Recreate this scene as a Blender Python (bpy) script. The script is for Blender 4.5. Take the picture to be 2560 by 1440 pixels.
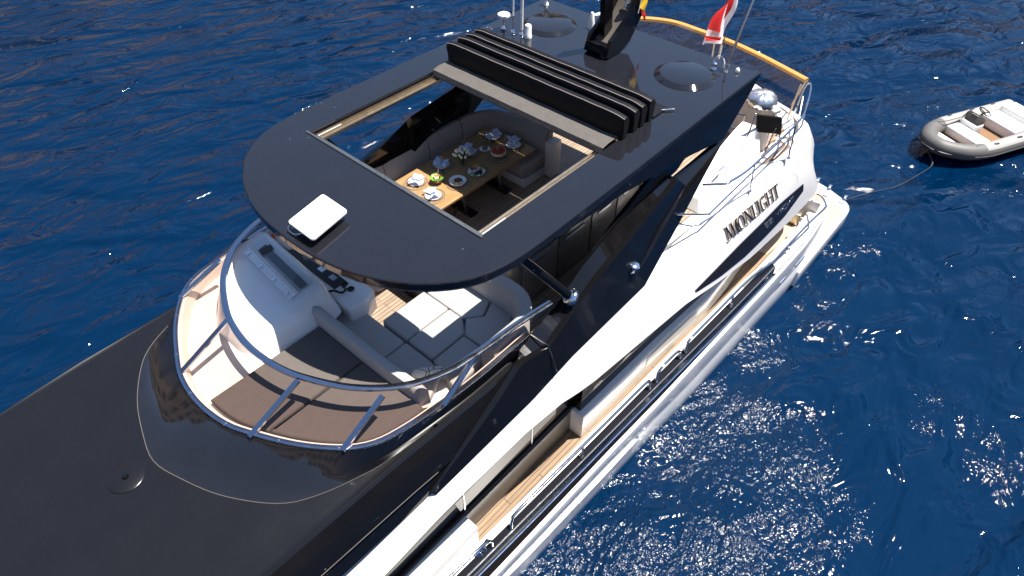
import bpy, bmesh, math, random
from mathutils import Vector as V, Matrix
from mathutils.geometry import tessellate_polygon
random.seed(7)
for o in list(bpy.data.objects): bpy.data.objects.remove(o)
scene = bpy.context.scene
COL = scene.collection
PI = math.pi

# ------------------------------------------------------------------ camera (drone, 45 deg down, 24 mm)
# boat axes: x = towards the bow, y = port, z = up, water at z = 0
FPX = 1690.0
CAM = V((0.0, 5.6, 11.7))
_h, _p = math.radians(221.9), math.radians(45.0)
_fw = V((math.cos(_h)*math.cos(_p), math.sin(_h)*math.cos(_p), -math.sin(_p)))
_rt = V((math.sin(_h), -math.cos(_h), 0.0))
_up = _rt.cross(_fw)
cd = bpy.data.cameras.new('drone_camera'); cam = bpy.data.objects.new('drone_camera', cd); COL.objects.link(cam)
cd.sensor_width = 36.0; cd.lens = 36.0*FPX/2560.0; cd.clip_start = 0.1; cd.clip_end = 5000
m3 = Matrix((_rt, _up, -_fw)).transposed()
cam.matrix_world = Matrix.Translation(CAM) @ m3.to_4x4()
scene.camera = cam

# ------------------------------------------------------------------ sun and sky
SUN = V((-0.30, 0.235, 1.0)).normalized()
w = bpy.data.worlds.new('World'); scene.world = w; w.use_nodes = True
nt = w.node_tree; nt.nodes.clear()
sky = nt.nodes.new('ShaderNodeTexSky'); sky.sky_type = 'NISHITA'; sky.sun_disc = False
sky.sun_elevation = math.asin(SUN.z); sky.sun_rotation = math.atan2(SUN.x, SUN.y)
sky.air_density = 1.0; sky.dust_density = 0.2; sky.ozone_density = 3.0
bg = nt.nodes.new('ShaderNodeBackground'); bg.inputs[1].default_value = 0.080
wo = nt.nodes.new('ShaderNodeOutputWorld')
nt.links.new(sky.outputs[0], bg.inputs[0]); nt.links.new(bg.outputs[0], wo.inputs[0])
sd = bpy.data.lights.new('sun', 'SUN'); sd.energy = 5.0; sd.angle = math.radians(0.53); sd.color = (1.0, 0.945, 0.87)
so = bpy.data.objects.new('sun', sd); COL.objects.link(so)
so.rotation_euler = SUN.to_track_quat('Z', 'Y').to_euler(); so.location = (0, 0, 60)
scene.view_settings.view_transform = 'Standard'; scene.view_settings.look = 'None'
scene.view_settings.exposure = 1.1; scene.view_settings.gamma = 1.0; scene.view_settings.use_curve_mapping = False
scene.render.engine = 'CYCLES'
scene.cycles.max_bounces = 10; scene.cycles.transparent_max_bounces = 12

# ------------------------------------------------------------------ survey helpers: photo pixel (2560 wide) + a known height / plane -> boat coordinates
def _ray(x, y): return _rt*((x-1280)/FPX) + _up*((720-y)/FPX) + _fw
def at(x, y, z):
    d = _ray(x, y); return CAM + d*((z-CAM.z)/d.z)
def ay(x, y, Y):
    d = _ray(x, y); return CAM + d*((Y-CAM.y)/d.y)
def Z(z, *p): return [at(a, b, z) for a, b in p]
def Yl(*p): return [ay(a, b, c) for a, b, c in p]
def interp(tab, x):
    t = sorted(tab)
    if x <= t[0][0]: return t[0][1]
    for (a, b), (c, d) in zip(t, t[1:]):
        if x <= c: return b + (d-b)*(x-a)/(c-a)
    return t[-1][1]
def resample(pts, n):
    pts = [V(p) for p in pts]; L = [0]
    for a, b in zip(pts, pts[1:]): L.append(L[-1] + (b-a).length)
    out = []; k = 0
    for i in range(n):
        s = L[-1]*i/(n-1)
        while k < len(L)-2 and L[k+1] < s: k += 1
        f = (s-L[k])/max(1e-9, L[k+1]-L[k]); out.append(pts[k].lerp(pts[k+1], min(1, max(0, f))))
    return out
def smooth(pts, n, closed=False):
    P = [V(p) for p in pts]; m = len(P); out = []
    segs = m if closed else m-1
    for i in range(segs):
        g = (lambda j: P[j % m]) if closed else (lambda j: P[min(m-1, max(0, j))])
        p0, p1, p2, p3 = g(i-1), g(i), g(i+1), g(i+2)
        for k in range(n):
            t = k/n
            out.append(0.5*((2*p1)+(p2-p0)*t+(2*p0-5*p1+4*p2-p3)*t*t+(3*p1-p0-3*p2+p3)*t**3))
    if not closed: out.append(P[-1])
    return out
def mir(pts): return [V((p[0], -p[1], p[2])) for p in pts]
def poly_area(p): return 0.5*sum(p[i][0]*p[(i+1) % len(p)][1]-p[(i+1) % len(p)][0]*p[i][1] for i in range(len(p)))
def offset(poly, d):
    """inward offset of a 2D polygon"""
    P = [(p[0], p[1]) for p in poly]; n = len(P); s = 1 if poly_area(P) > 0 else -1; out = []
    for i in range(n):
        a, b, c = P[i-1], P[i], P[(i+1) % n]
        e1 = V((b[0]-a[0], b[1]-a[1])); e2 = V((c[0]-b[0], c[1]-b[1]))
        if e1.length < 1e-7 or e2.length < 1e-7: out.append(b); continue
        e1.normalize(); e2.normalize()
        n1 = V((-e1.y, e1.x))*s; n2 = V((-e2.y, e2.x))*s
        h = n1+n2; q = h.length_squared
        if q < .2: h = n1; q = 1
        else: h = h*(2/q)
        out.append((b[0]+h.x*d, b[1]+h.y*d))
    return out
def rounded(poly, r, k=5):
    P = [V((p[0], p[1])) for p in poly]; n = len(P); out = []
    for i in range(n):
        a, b, c = P[i-1], P[i], P[(i+1) % n]
        rr = r[i] if isinstance(r, (list, tuple)) else r
        e1 = (a-b); e2 = (c-b); t = min(rr, e1.length*.45, e2.length*.45)
        p, q = b+e1.normalized()*t, b+e2.normalized()*t
        for j in range(k+1):
            u = j/k; out.append(tuple((p*(1-u)**2 + b*2*u*(1-u) + q*u*u)))
    return out

# ------------------------------------------------------------------ mesh builder
class B:
    def __init__(s): s.v = []; s.f = []; s.m = []; s.cur = 0
    def add(s, vs, fs):
        o = len(s.v); s.v += [tuple(p) for p in vs]
        for f in fs: s.f.append([i+o for i in f]); s.m.append(s.cur)
        return s
    def grid(s, rows, cu=False, cv=False):
        n = len(rows[0]); vs = [p for r in rows for p in r]; fs = []; R = len(rows)
        for i in range(R if cv else R-1):
            for j in range(n if cu else n-1):
                a = i*n+j; b = i*n+(j+1) % n; c = ((i+1) % R)*n+(j+1) % n; d = ((i+1) % R)*n+j
                fs.append((a, b, c, d))
        return s.add(vs, fs)
    def poly(s, pts): return s.add(pts, [list(range(len(pts)))])
    def box(s, c, d, rz=0, rot=None, bev=0):
        bm = bmesh.new(); bmesh.ops.create_cube(bm, size=1)
        bmesh.ops.scale(bm, vec=V(d), verts=bm.verts)
        if bev: bmesh.ops.bevel(bm, geom=bm.edges[:], offset=bev, segments=2, affect='EDGES', profile=.6)
        M = Matrix.Translation(V(c)) @ (rot.to_4x4() if rot else Matrix.Rotation(rz, 4, 'Z'))
        bm.verts.index_update()
        s.add([M @ v.co for v in bm.verts], [[v.index for v in f.verts] for f in bm.faces]); bm.free(); return s
    def bb(s, x0, x1, y0, y1, z0, z1, bev=0): return s.box(((x0+x1)/2, (y0+y1)/2, (z0+z1)/2), (abs(x1-x0), abs(y1-y0), abs(z1-z0)), bev=bev)
    def tube(s, pts, r, n=8, closed=False, flat=1.0):
        P = [V(p) for p in pts]; m = len(P); rows = []; up = V((0, 0, 1))
        for i in range(m):
            a = P[i-1] if (i or closed) else P[i]; b = P[(i+1) % m] if (i < m-1 or closed) else P[i]
            t = (b-a).normalized()
            u = up if abs(t.z) < .95 else V((1, 0, 0))
            sdx = t.cross(u).normalized(); v2 = sdx.cross(t)
            rr = r[i] if isinstance(r, (list, tuple)) else r
            rows.append([P[i]+sdx*math.cos(2*PI*k/n)*rr+v2*math.sin(2*PI*k/n)*rr*flat for k in range(n)])
        s.grid(rows, cu=True, cv=closed)
        if not closed: s.poly(rows[0][::-1]); s.poly(rows[-1])
        return s
    def lathe(s, prof, c, n=24, axis=None):
        M = Matrix.Translation(V(c))
        if axis is not None: M = M @ V(axis).to_track_quat('Z', 'Y').to_matrix().to_4x4()
        rows = [[M @ V((r*math.cos(2*PI*k/n), r*math.sin(2*PI*k/n), z)) for k in range(n)] for r, z in prof]
        s.grid(rows, cu=True)
        if prof[0][0] > 1e-4: s.poly(rows[0][::-1])
        if prof[-1][0] > 1e-4: s.poly(rows[-1])
        return s
    def prism(s, out, z0, z1, holes=(), ztop=None):
        loops = [out]+list(holes)
        zt = ztop or (lambda x, y: z1)
        flat = [V((p[0], p[1], 0)) for l in loops for p in l]
        tri = tessellate_polygon([[V((p[0], p[1], 0)) for p in l] for l in loops])
        n = len(flat)
        s.add([(p.x, p.y, zt(p.x, p.y)) for p in flat], tri)
        s.add([(p.x, p.y, z0) for p in flat], [t[::-1] for t in tri])
        for l in loops:
            m = len(l)
            s.grid([[(p[0], p[1], z0) for p in l], [(p[0], p[1], zt(p[0], p[1])) for p in l]], cu=True)
        return s
    def slab(s, out, z0, z1, r=.04, crown=.012, k=4, rr=0):
        """cushion: outline with a rounded upper (and slightly rounded lower) rim"""
        P = [(p[0], p[1]) for p in out]; rows = []
        def ring(d, z):
            q = offset(P, d)
            if rr: q = rounded(q, [max(.006, x-d) for x in (rr if isinstance(rr, (list, tuple)) else [rr]*len(P))], 4)
            rows.append([(a, b, z) for a, b in q])
        ring(r*.35, z0); ring(0, z0+r*.5)
        for i in range(k+1):
            t = i/k*PI/2; ring(r*(1-math.cos(t)), z1-r+r*math.sin(t))
        if crown and rr:
            ring(r*2.0, z1+crown*.6); ring(r*3.2, z1+crown)
        s.grid(rows, cu=True)
        s.poly(rows[0][::-1])
        top = rows[-1]; tri = tessellate_polygon([[V((a, b, 0)) for a, b, c in top]])
        s.add(top, tri)
        return s
    def build(s, name, mat, parent=None, ang=38, local=False):
        bm = bmesh.new(); vs = [bm.verts.new(p) for p in s.v]
        for f, mi in zip(s.f, s.m):
            ff = []
            for i in f:
                if vs[i] not in ff: ff.append(vs[i])
            if len(ff) < 3: continue
            try: q = bm.faces.new(ff); q.material_index = mi
            except ValueError: pass
        bmesh.ops.remove_doubles(bm, verts=bm.verts, dist=1e-5)
        bmesh.ops.recalc_face_normals(bm, faces=bm.faces)
        me = bpy.data.meshes.new(name); bm.to_mesh(me); bm.free()
        me.polygons.foreach_set('use_smooth', [True]*len(me.polygons))
        me.set_sharp_from_angle(angle=math.radians(ang))
        for m_ in (mat if isinstance(mat, (list, tuple)) else [mat]): me.materials.append(m_)
        o = bpy.data.objects.new(name, me); COL.objects.link(o)
        if parent is not None:
            o.parent = parent
            if not local: o.matrix_parent_inverse = Matrix.Translation(-world_loc(parent))
        return o
def world_loc(o):
    # parts already sit at the world origin frame; only a top-level empty carries an offset
    return o.location.copy() if o.parent is None else V((0, 0, 0))
def tag(o, label, cat, group=None):
    o['label'] = label; o['category'] = cat
    if group: o['group'] = group
    return o
def thing(name, label, cat, loc=(0, 0, 0), group=None, rz=0):
    o = bpy.data.objects.new(name, None); COL.objects.link(o); o.location = loc; o.rotation_euler = (0, 0, rz); o.empty_display_size = .1
    return tag(o, label, cat, group)
def copy_tree(o, parent=None):
    c = o.copy(); COL.objects.link(c)
    if parent: c.parent = parent
    for ch in list(o.children): copy_tree(ch, c)
    return c

# ------------------------------------------------------------------ materials
def mat(name, col, rough=.5, metal=0, spec=.5, coat=0, var=0, vscale=8, rvar=0, bump=0, bscale=200, extra=None):
    m = bpy.data.materials.new(name); m.use_nodes = True; n = m.node_tree.nodes; l = m.node_tree.links
    b = n['Principled BSDF']; b.inputs['Base Color'].default_value = (*col, 1); b.inputs['Roughness'].default_value = rough
    b.inputs['Metallic'].default_value = metal; b.inputs['Specular IOR Level'].default_value = spec
    if coat: b.inputs['Coat Weight'].default_value = coat; b.inputs['Coat Roughness'].default_value = .04
    tc = n.new('ShaderNodeTexCoord')
    if var or rvar:
        nz = n.new('ShaderNodeTexNoise'); nz.inputs['Scale'].default_value = vscale; nz.inputs['Detail'].default_value = 6; nz.inputs['Roughness'].default_value = .65
        l.new(tc.outputs['Object'], nz.inputs['Vector'])
        if var:
            mx = n.new('ShaderNodeMix'); mx.data_type = 'RGBA'
            mx.inputs[6].default_value = (*[c*(1-var) for c in col], 1); mx.inputs[7].default_value = (*[min(1, c*(1+var)) for c in col], 1)
            l.new(nz.outputs['Fac'], mx.inputs[0]); l.new(mx.outputs[2], b.inputs['Base Color'])
        if rvar:
            mr = n.new('ShaderNodeMapRange'); mr.inputs[1].default_value = .3; mr.inputs[2].default_value = .7
            mr.inputs[3].default_value = max(0.01, rough-rvar); mr.inputs[4].default_value = rough+rvar
            l.new(nz.outputs['Fac'], mr.inputs[0]); l.new(mr.outputs[0], b.inputs['Roughness'])
    if bump:
        n2 = n.new('ShaderNodeTexNoise'); n2.inputs['Scale'].default_value = bscale; n2.inputs['Detail'].default_value = 3
        l.new(tc.outputs['Object'], n2.inputs['Vector'])
        bp = n.new('ShaderNodeBump'); bp.inputs['Strength'].default_value = bump; bp.inputs['Distance'].default_value = .01
        l.new(n2.outputs['Fac'], bp.inputs['Height']); l.new(bp.outputs[0], b.inputs['Normal'])
    return m
def specks(m, amt=.045, scale=55, thr=.70):
    """scattered dust and salt spots"""
    n = m.node_tree.nodes; l = m.node_tree.links; b = n['Principled BSDF']; src = b.inputs['Base Color'].links[0].from_socket if b.inputs['Base Color'].links else None
    tc = n.new('ShaderNodeTexCoord'); v = n.new('ShaderNodeTexVoronoi'); v.inputs['Scale'].default_value = scale; l.new(tc.outputs['Object'], v.inputs[0])
    g = n.new('ShaderNodeTexNoise'); g.inputs['Scale'].default_value = 1.3; g.inputs['Detail'].default_value = 5; l.new(tc.outputs['Object'], g.inputs[0])
    sz = n.new('ShaderNodeMapRange'); sz.inputs[1].default_value = .16; sz.inputs[2].default_value = .05; l.new(v.outputs['Distance'], sz.inputs[0])
    pk = n.new('ShaderNodeSeparateColor'); l.new(v.outputs['Color'], pk.inputs[0])
    a = n.new('ShaderNodeMath'); a.operation = 'GREATER_THAN'; a.inputs[1].default_value = 1.33
    ad = n.new('ShaderNodeMath'); ad.operation = 'ADD'; l.new(pk.outputs[0], ad.inputs[0]); l.new(g.outputs['Fac'], ad.inputs[1]); l.new(ad.outputs[0], a.inputs[0])
    mu = n.new('ShaderNodeMath'); mu.operation = 'MULTIPLY'; l.new(a.outputs[0], mu.inputs[0]); l.new(sz.outputs[0], mu.inputs[1])
    mx = n.new('ShaderNodeMix'); mx.data_type = 'RGBA'; l.new(mu.outputs[0], mx.inputs[0])
    if src: l.new(src, mx.inputs[6])
    else: mx.inputs[6].default_value = b.inputs['Base Color'].default_value
    mx.inputs[7].default_value = (amt, amt, amt, 1); l.new(mx.outputs[2], b.inputs['Base Color']); return m
def teak(name, c1, c2, line, pitch=.066, along='X', rough=.6, seam=.07):
    """planks with dark caulked seams and staggered butt joints"""
    m = bpy.data.materials.new(name); m.use_nodes = True; n = m.node_tree.nodes; l = m.node_tree.links; b = n['Principled BSDF']
    tc = n.new('ShaderNodeTexCoord'); mp = n.new('ShaderNodeMapping'); l.new(tc.outputs['Object'], mp.inputs[0])
    if along == 'Y': mp.inputs['Rotation'].default_value = (0, 0, PI/2)
    br = n.new('ShaderNodeTexBrick'); br.offset = .37; br.offset_frequency = 3; br.squash = 1
    br.inputs['Scale'].default_value = 1; br.inputs['Brick Width'].default_value = 1.9; br.inputs['Row Height'].default_value = pitch
    br.inputs['Mortar Size'].default_value = pitch*seam; br.inputs['Mortar Smooth'].default_value = .1; br.inputs['Bias'].default_value = 0
    br.inputs[1].default_value = (*c1, 1); br.inputs[2].default_value = (*c2, 1); br.inputs[3].default_value = (*line, 1)
    l.new(mp.outputs[0], br.inputs[0])
    nz = n.new('ShaderNodeTexNoise'); nz.inputs['Scale'].default_value = 4; nz.inputs['Detail'].default_value = 8
    mp2 = n.new('ShaderNodeMapping'); mp2.inputs['Scale'].default_value = (1, 12, 1); l.new(mp.outputs[0], mp2.inputs[0]); l.new(mp2.outputs[0], nz.inputs[0])
    mx = n.new('ShaderNodeMix'); mx.data_type = 'RGBA'; mx.blend_type = 'MULTIPLY'; mx.inputs[0].default_value = .6
    cr = n.new('ShaderNodeValToRGB'); cr.color_ramp.elements[0].color = (.6, .58, .56, 1); cr.color_ramp.elements[1].color = (1.15, 1.12, 1.1, 1)
    cr.color_ramp.elements[0].position = .3; cr.color_ramp.elements[1].position = .7
    l.new(nz.outputs['Fac'], cr.inputs[0]); l.new(br.outputs[0], mx.inputs[6]); l.new(cr.outputs[0], mx.inputs[7]); l.new(mx.outputs[2], b.inputs['Base Color'])
    b.inputs['Roughness'].default_value = rough
    return m
def glass(name, col, tint_rough=.0, ior=1.5, gl=1.0):
    m = bpy.data.materials.new(name); m.use_nodes = True; n = m.node_tree.nodes; l = m.node_tree.links
    n.remove(n['Principled BSDF']); out = n['Material Output']
    t = n.new('ShaderNodeBsdfTransparent'); t.inputs[0].default_value = (*col, 1)
    g = n.new('ShaderNodeBsdfGlossy'); g.inputs['Roughness'].default_value = .02; g.inputs[0].default_value = (gl, gl, gl, 1)
    ge = n.new('ShaderNodeNewGeometry'); dt_ = n.new('ShaderNodeVectorMath'); dt_.operation = 'DOT_PRODUCT'
    l.new(ge.outputs['Normal'], dt_.inputs[0]); l.new(ge.outputs['Incoming'], dt_.inputs[1])
    def mm(op, a, v, rev=False):
        q = n.new('ShaderNodeMath'); q.operation = op; l.new(a, q.inputs[1 if rev else 0]); q.inputs[0 if rev else 1].default_value = v; return q.outputs[0]
    f0 = ((ior-1)/(ior+1))**2
    ab = n.new('ShaderNodeMath'); ab.operation = 'ABSOLUTE'; l.new(dt_.outputs['Value'], ab.inputs[0])
    f_ = mm('ADD', mm('MULTIPLY', mm('POWER', mm('SUBTRACT', ab.outputs[0], 1.0, True), 5.0), 1-f0), f0)
    x = n.new('ShaderNodeMixShader'); l.new(f_, x.inputs[0]); l.new(t.outputs[0], x.inputs[1]); l.new(g.outputs[0], x.inputs[2]); l.new(x.outputs[0], out.inputs[0])
    return m
M = {}
M['white'] = mat('white_gelcoat', (.80, .79, .77), .22, coat=.4, var=.03, vscale=3)
M['hullwhite'] = mat('hull_gelcoat', (.84, .84, .84), .16, coat=.3, var=.03, vscale=2)
M['cream'] = mat('cream_moulding', (.74, .68, .62), .35, var=.04, vscale=5)
M['black'] = mat('black_gloss_paint', (.005, .005, .006), .07, spec=.5, var=.2, vscale=4, rvar=.015)
M['roofblack'] = mat('black_roof_paint', (.011, .0115, .015), .06, coat=.35, spec=.5, var=.2, vscale=3, rvar=.02)
M['deckblack'] = mat('black_deck_paint', (.0075, .0075, .009), .26, coat=.0, spec=.42, var=.12, vscale=2, rvar=.025, bump=.03, bscale=700)
specks(M['roofblack'], .08); specks(M['deckblack'], .045, 40)
M['darkglass'] = mat('tinted_window', (.006, .006, .007), .04, spec=.22)
M['chrome'] = mat('polished_steel', (.82, .83, .85), .09, metal=1, rvar=.04, vscale=15)
M['steel'] = mat('brushed_steel', (.62, .64, .67), .26, metal=1, var=.1, vscale=20)
M['railsteel'] = mat('rail_steel', (.42, .46, .53), .17, metal=1, rvar=.05, vscale=9)
M['alu'] = mat('anodised_track', (.55, .47, .36), .30, metal=1, var=.07, vscale=12, rvar=.04)
M['brass'] = mat('lettering_edge', (.74, .66, .54), .35)
M['letter'] = mat('lettering_face', (.025, .02, .02), .2)
M['deckteak'] = teak('side_deck_teak', (.30, .205, .122), (.245, .165, .098), (.02, .015, .012), .072)
M['flyteak'] = teak('flybridge_teak', (.37, .28, .20), (.30, .225, .16), (.018, .014, .012), .062)
M['paleteak'] = teak('bleached_teak', (.58, .46, .31), (.52, .40, .27), (.25, .2, .15), .07, along='X')
M['table'] = teak('table_wood', (.40, .235, .095), (.35, .20, .08), (.26, .14, .045), .16, rough=.55, seam=.015)
M['capwood'] = mat('varnished_wood', (.62, .30, .07), .22, coat=.6, var=.2, vscale=14)
M['fabric'] = mat('taupe_fabric', (.40, .36, .33), .9, spec=.15, var=.1, vscale=60, bump=.25, bscale=450)
M['seatgrey'] = mat('grey_seat_fabric', (.40, .385, .375), .9, spec=.15, var=.1, vscale=50, bump=.25, bscale=450)
M['pad'] = mat('dark_sunpad_fabric', (.115, .100, .090), .92, spec=.12, var=.14, vscale=9, bump=.35, bscale=60)
M['cab'] = mat('dark_veneer', (.15, .125, .105), .28, coat=.2, var=.3, vscale=8)
M['cabgrey'] = mat('grey_veneer', (.10, .085, .072), .4, var=.25, vscale=14)
M['canvas'] = mat('black_canvas', (.0045, .0045, .006), .5, spec=.25, var=.3, vscale=10, bump=.5, bscale=18)
M['canvasgrey'] = mat('grey_canvas', (.085, .076, .068), .7, var=.25, vscale=7, bump=.5, bscale=25)
M['piping'] = mat('canvas_piping', (.30, .24, .21), .6)
M['screen'] = glass('windscreen_tint', (.82, .74, .70), ior=1.45)
M['sternglass'] = glass('balustrade_glass', (.62, .64, .66), ior=1.5)
M['clear'] = glass('clear_acrylic', (.86, .88, .90), ior=1.4)
M['plastic'] = mat('white_plastic', (.82, .82, .82), .35)
M['blackplastic'] = mat('black_plastic', (.012, .012, .013), .4)
M['red'] = mat('red_cloth', (.62, .012, .010), .8, var=.2, vscale=12)
M['flagwhite'] = mat('white_cloth', (.78, .74, .76), .8)
M['yellow'] = mat('yellow_cloth', (.66, .42, .015), .8)
M['napkin'] = mat('pale_blue_napkin', (.50, .58, .80), .85, var=.12, vscale=20)
M['mat_w'] = mat('woven_rattan', (.30, .21, .13), .8, var=.4, vscale=60)
M['china'] = mat('white_china', (.80, .80, .80), .12, coat=.5)
M['bowl'] = mat('clay_bowl', (.40, .26, .17), .5)
def fruit(n, c): return mat(n, c, .35, var=.25, vscale=40)
M['green'] = fruit('lettuce_green', (.14, .28, .03)); M['dkgreen'] = fruit('stem_green', (.035, .11, .02))
M['redfruit'] = fruit('strawberry_red', (.42, .03, .015)); M['orange'] = fruit('orange_fruit', (.62, .20, .02))
M['gold'] = fruit('golden_pastry', (.52, .30, .04)); M['melon'] = fruit('pale_melon', (.70, .62, .40)); M['grape'] = fruit('black_grape', (.012, .010, .018))
M['petal'] = mat('cream_petal', (.80, .78, .62), .6); M['plum'] = fruit('plum', (.16, .02, .035))
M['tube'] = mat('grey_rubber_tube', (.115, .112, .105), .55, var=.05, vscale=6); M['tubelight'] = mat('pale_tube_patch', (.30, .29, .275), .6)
M['dinghydark'] = mat('dark_rubber', (.03, .03, .033), .5); M['rope'] = mat('dark_rope', (.05, .048, .045), .9)
M['foil'] = mat('silver_cover', (.75, .77, .80), .25, metal=.9, bump=.6, bscale=14)
M['hose'] = mat('brown_hose', (.22, .12, .06), .5); M['grillcase'] = mat('black_cover', (.006, .005, .005), .75, spec=.1, bump=.3, bscale=40)
M['capblack'] = mat('bulwark_black', (.010, .008, .007), .12)
M['rubbergrey'] = mat('grey_instrument_cover', (.16, .165, .175), .6, var=.2, vscale=20)
M['lamp'] = mat('orange_lens', (.75, .12, .02), .3)

# ------------------------------------------------------------------ sea
def water():
    m = bpy.data.materials.new('sea_water'); m.use_nodes = True; n = m.node_tree.nodes; l = m.node_tree.links; b = n['Principled BSDF']
    b.inputs['Base Color'].default_value = (.0000, .0118, .040, 1); b.inputs['Roughness'].default_value = .03; b.inputs['IOR'].default_value = 1.333
    tc = n.new('ShaderNodeTexCoord')
    def noise(sc, detail, rot, su, sv, rough=.55, dist=0):
        """crests run at angle rot; su, sv = frequency along and across the crests"""
        mr = n.new('ShaderNodeMapping'); mr.inputs['Rotation'].default_value = (0, 0, -rot); l.new(tc.outputs['Object'], mr.inputs[0])
        mp = n.new('ShaderNodeMapping'); mp.inputs['Scale'].default_value = (su, sv, 1); l.new(mr.outputs[0], mp.inputs[0])
        t = n.new('ShaderNodeTexNoise'); t.inputs['Scale'].default_value = sc; t.inputs['Detail'].default_value = detail
        t.inputs['Roughness'].default_value = rough; t.inputs['Distortion'].default_value = dist
        l.new(mp.outputs[0], t.inputs[0]); return t.outputs['Fac']
    def math_(op, a, c=None, v=None):
        q = n.new('ShaderNodeMath'); q.operation = op; l.new(a, q.inputs[0])
        if c is not None: l.new(c, q.inputs[1])
        if v is not None: q.inputs[1].default_value = v
        return q.outputs[0]
    CR = math.radians(-29)
    big = noise(1, 1.5, CR, .21, .50, .42, .7); mid = noise(1, 2.5, CR+.3, .75, 1.35, .45, .8); fine = noise(5.5, 3, .5, 1, 1.4, .55, .4); cap = noise(26, 2, .3, 1, 1)
    patch = noise(.16, 2, .9, 1, 1.4)
    h = math_('MULTIPLY', big, v=.62)
    h = math_('ADD', h, math_('MULTIPLY', mid, v=.25))
    pm = n.new('ShaderNodeMapRange'); pm.inputs[1].default_value = .46; pm.inputs[2].default_value = .66; pm.inputs[3].default_value = .06; pm.inputs[4].default_value = 1.0
    l.new(patch, pm.inputs[0])
    # churned, fine-rippled water along the port side (cooling-water outlet)
    geo = tc.outputs['Object']; acc = None
    for (px, py), r in (((1830, 1080), 2.3), ((1660, 1010), 1.4), ((1960, 1200), 1.5), ((1560, 1330), 1.5), ((1800, 1420), 2.0), ((1420, 1440), 1.2), ((1900, 880), 1.0), ((2230, 330), 2.6), ((2330, 250), 2.4), ((2100, 640), 1.8), ((2050, 760), 1.4), ((2480, 450), 2.0), ((2350, 1030), 1.6), ((2480, 1160), 1.5), ((2100, 1330), 1.3)):
        c = at(px, py, 0); vm = n.new('ShaderNodeVectorMath'); vm.operation = 'DISTANCE'; vm.inputs[1].default_value = c; l.new(geo, vm.inputs[0])
        q = n.new('ShaderNodeMapRange'); q.inputs[1].default_value = r*1.5; q.inputs[2].default_value = r*.25; l.new(vm.outputs['Value'], q.inputs[0])
        if px > 2000: q.inputs[4].default_value = .62
        acc = q.outputs[0] if acc is None else math_('MAXIMUM', acc, q.outputs[0])
    brk = noise(.75, 5, .2, 1, 1.5, .7, .8)
    ch = n.new('ShaderNodeMapRange'); ch.inputs[1].default_value = .90; ch.inputs[2].default_value = 1.16; l.new(math_('ADD', math_('MULTIPLY', acc, v=.75), brk), ch.inputs[0])
    fn = math_('MULTIPLY', math_('MULTIPLY', fine, v=.030), pm.outputs[0])
    cp = math_('MULTIPLY', math_('MULTIPLY', cap, v=.0035), pm.outputs[0])
    rip = math_('MULTIPLY', math_('MULTIPLY', noise(7.5, 2, .3, 1, 1.25, .5, .5), v=.070), ch.outputs[0])
    h = math_('ADD', math_('ADD', math_('ADD', h, fn), cp), rip)
    bp = n.new('ShaderNodeBump'); bp.inputs['Strength'].default_value = 1.0; bp.inputs['Distance'].default_value = 1.0
    ro = n.new('ShaderNodeMapRange'); ro.inputs[3].default_value = .045; ro.inputs[4].default_value = .20; l.new(ch.outputs[0], ro.inputs[0]); l.new(ro.outputs[0], b.inputs['Roughness'])
    l.new(h, bp.inputs['Height']); l.new(bp.outputs[0], b.inputs['Normal'])
    return m
M['water'] = water()
b = B(); S = 1500
b.poly([(-S, -S, 0), (S, -S, 0), (S, S, 0), (-S, S, 0)])
sea = b.build('sea', M['water']); sea['kind'] = 'structure'
# steep brown coast round the bay, out of frame but mirrored in the paintwork and the water
def hills():
    m = mat('coast_rock', (.075, .050, .026), .95, var=.6, vscale=.03)
    b = B(); rows = []
    N = 240; K = 14
    for i in range(N):
        a = 2*PI*i/N; row = []
        for k in range(K+1):
            t = k/K
            hh = (122+24*math.sin(a*3+.6)+20*math.sin(a*7+1)+11*math.sin(a*17)+6*math.sin(a*31+2))*(t**.8)
            rr = 225+20*math.sin(a*2)+140*t+10*math.sin(a*23+k)+8*math.sin(a*41-k*2.1)
            row.append((rr*math.cos(a), rr*math.sin(a), hh-2+(5*math.sin(i*2.3+k*1.7) if 0 < k < K else 0)))
        rows.append(row)
    b.grid(rows, cv=True); o = b.build('coast_hills', m, ang=85); o['kind'] = 'structure'
hills()

# ================================================================== YACHT
yacht = thing('motor_yacht', 'black and white flybridge motor yacht lying at anchor, seen from above its port side', 'yacht', (-5, 0, 0))

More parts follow.
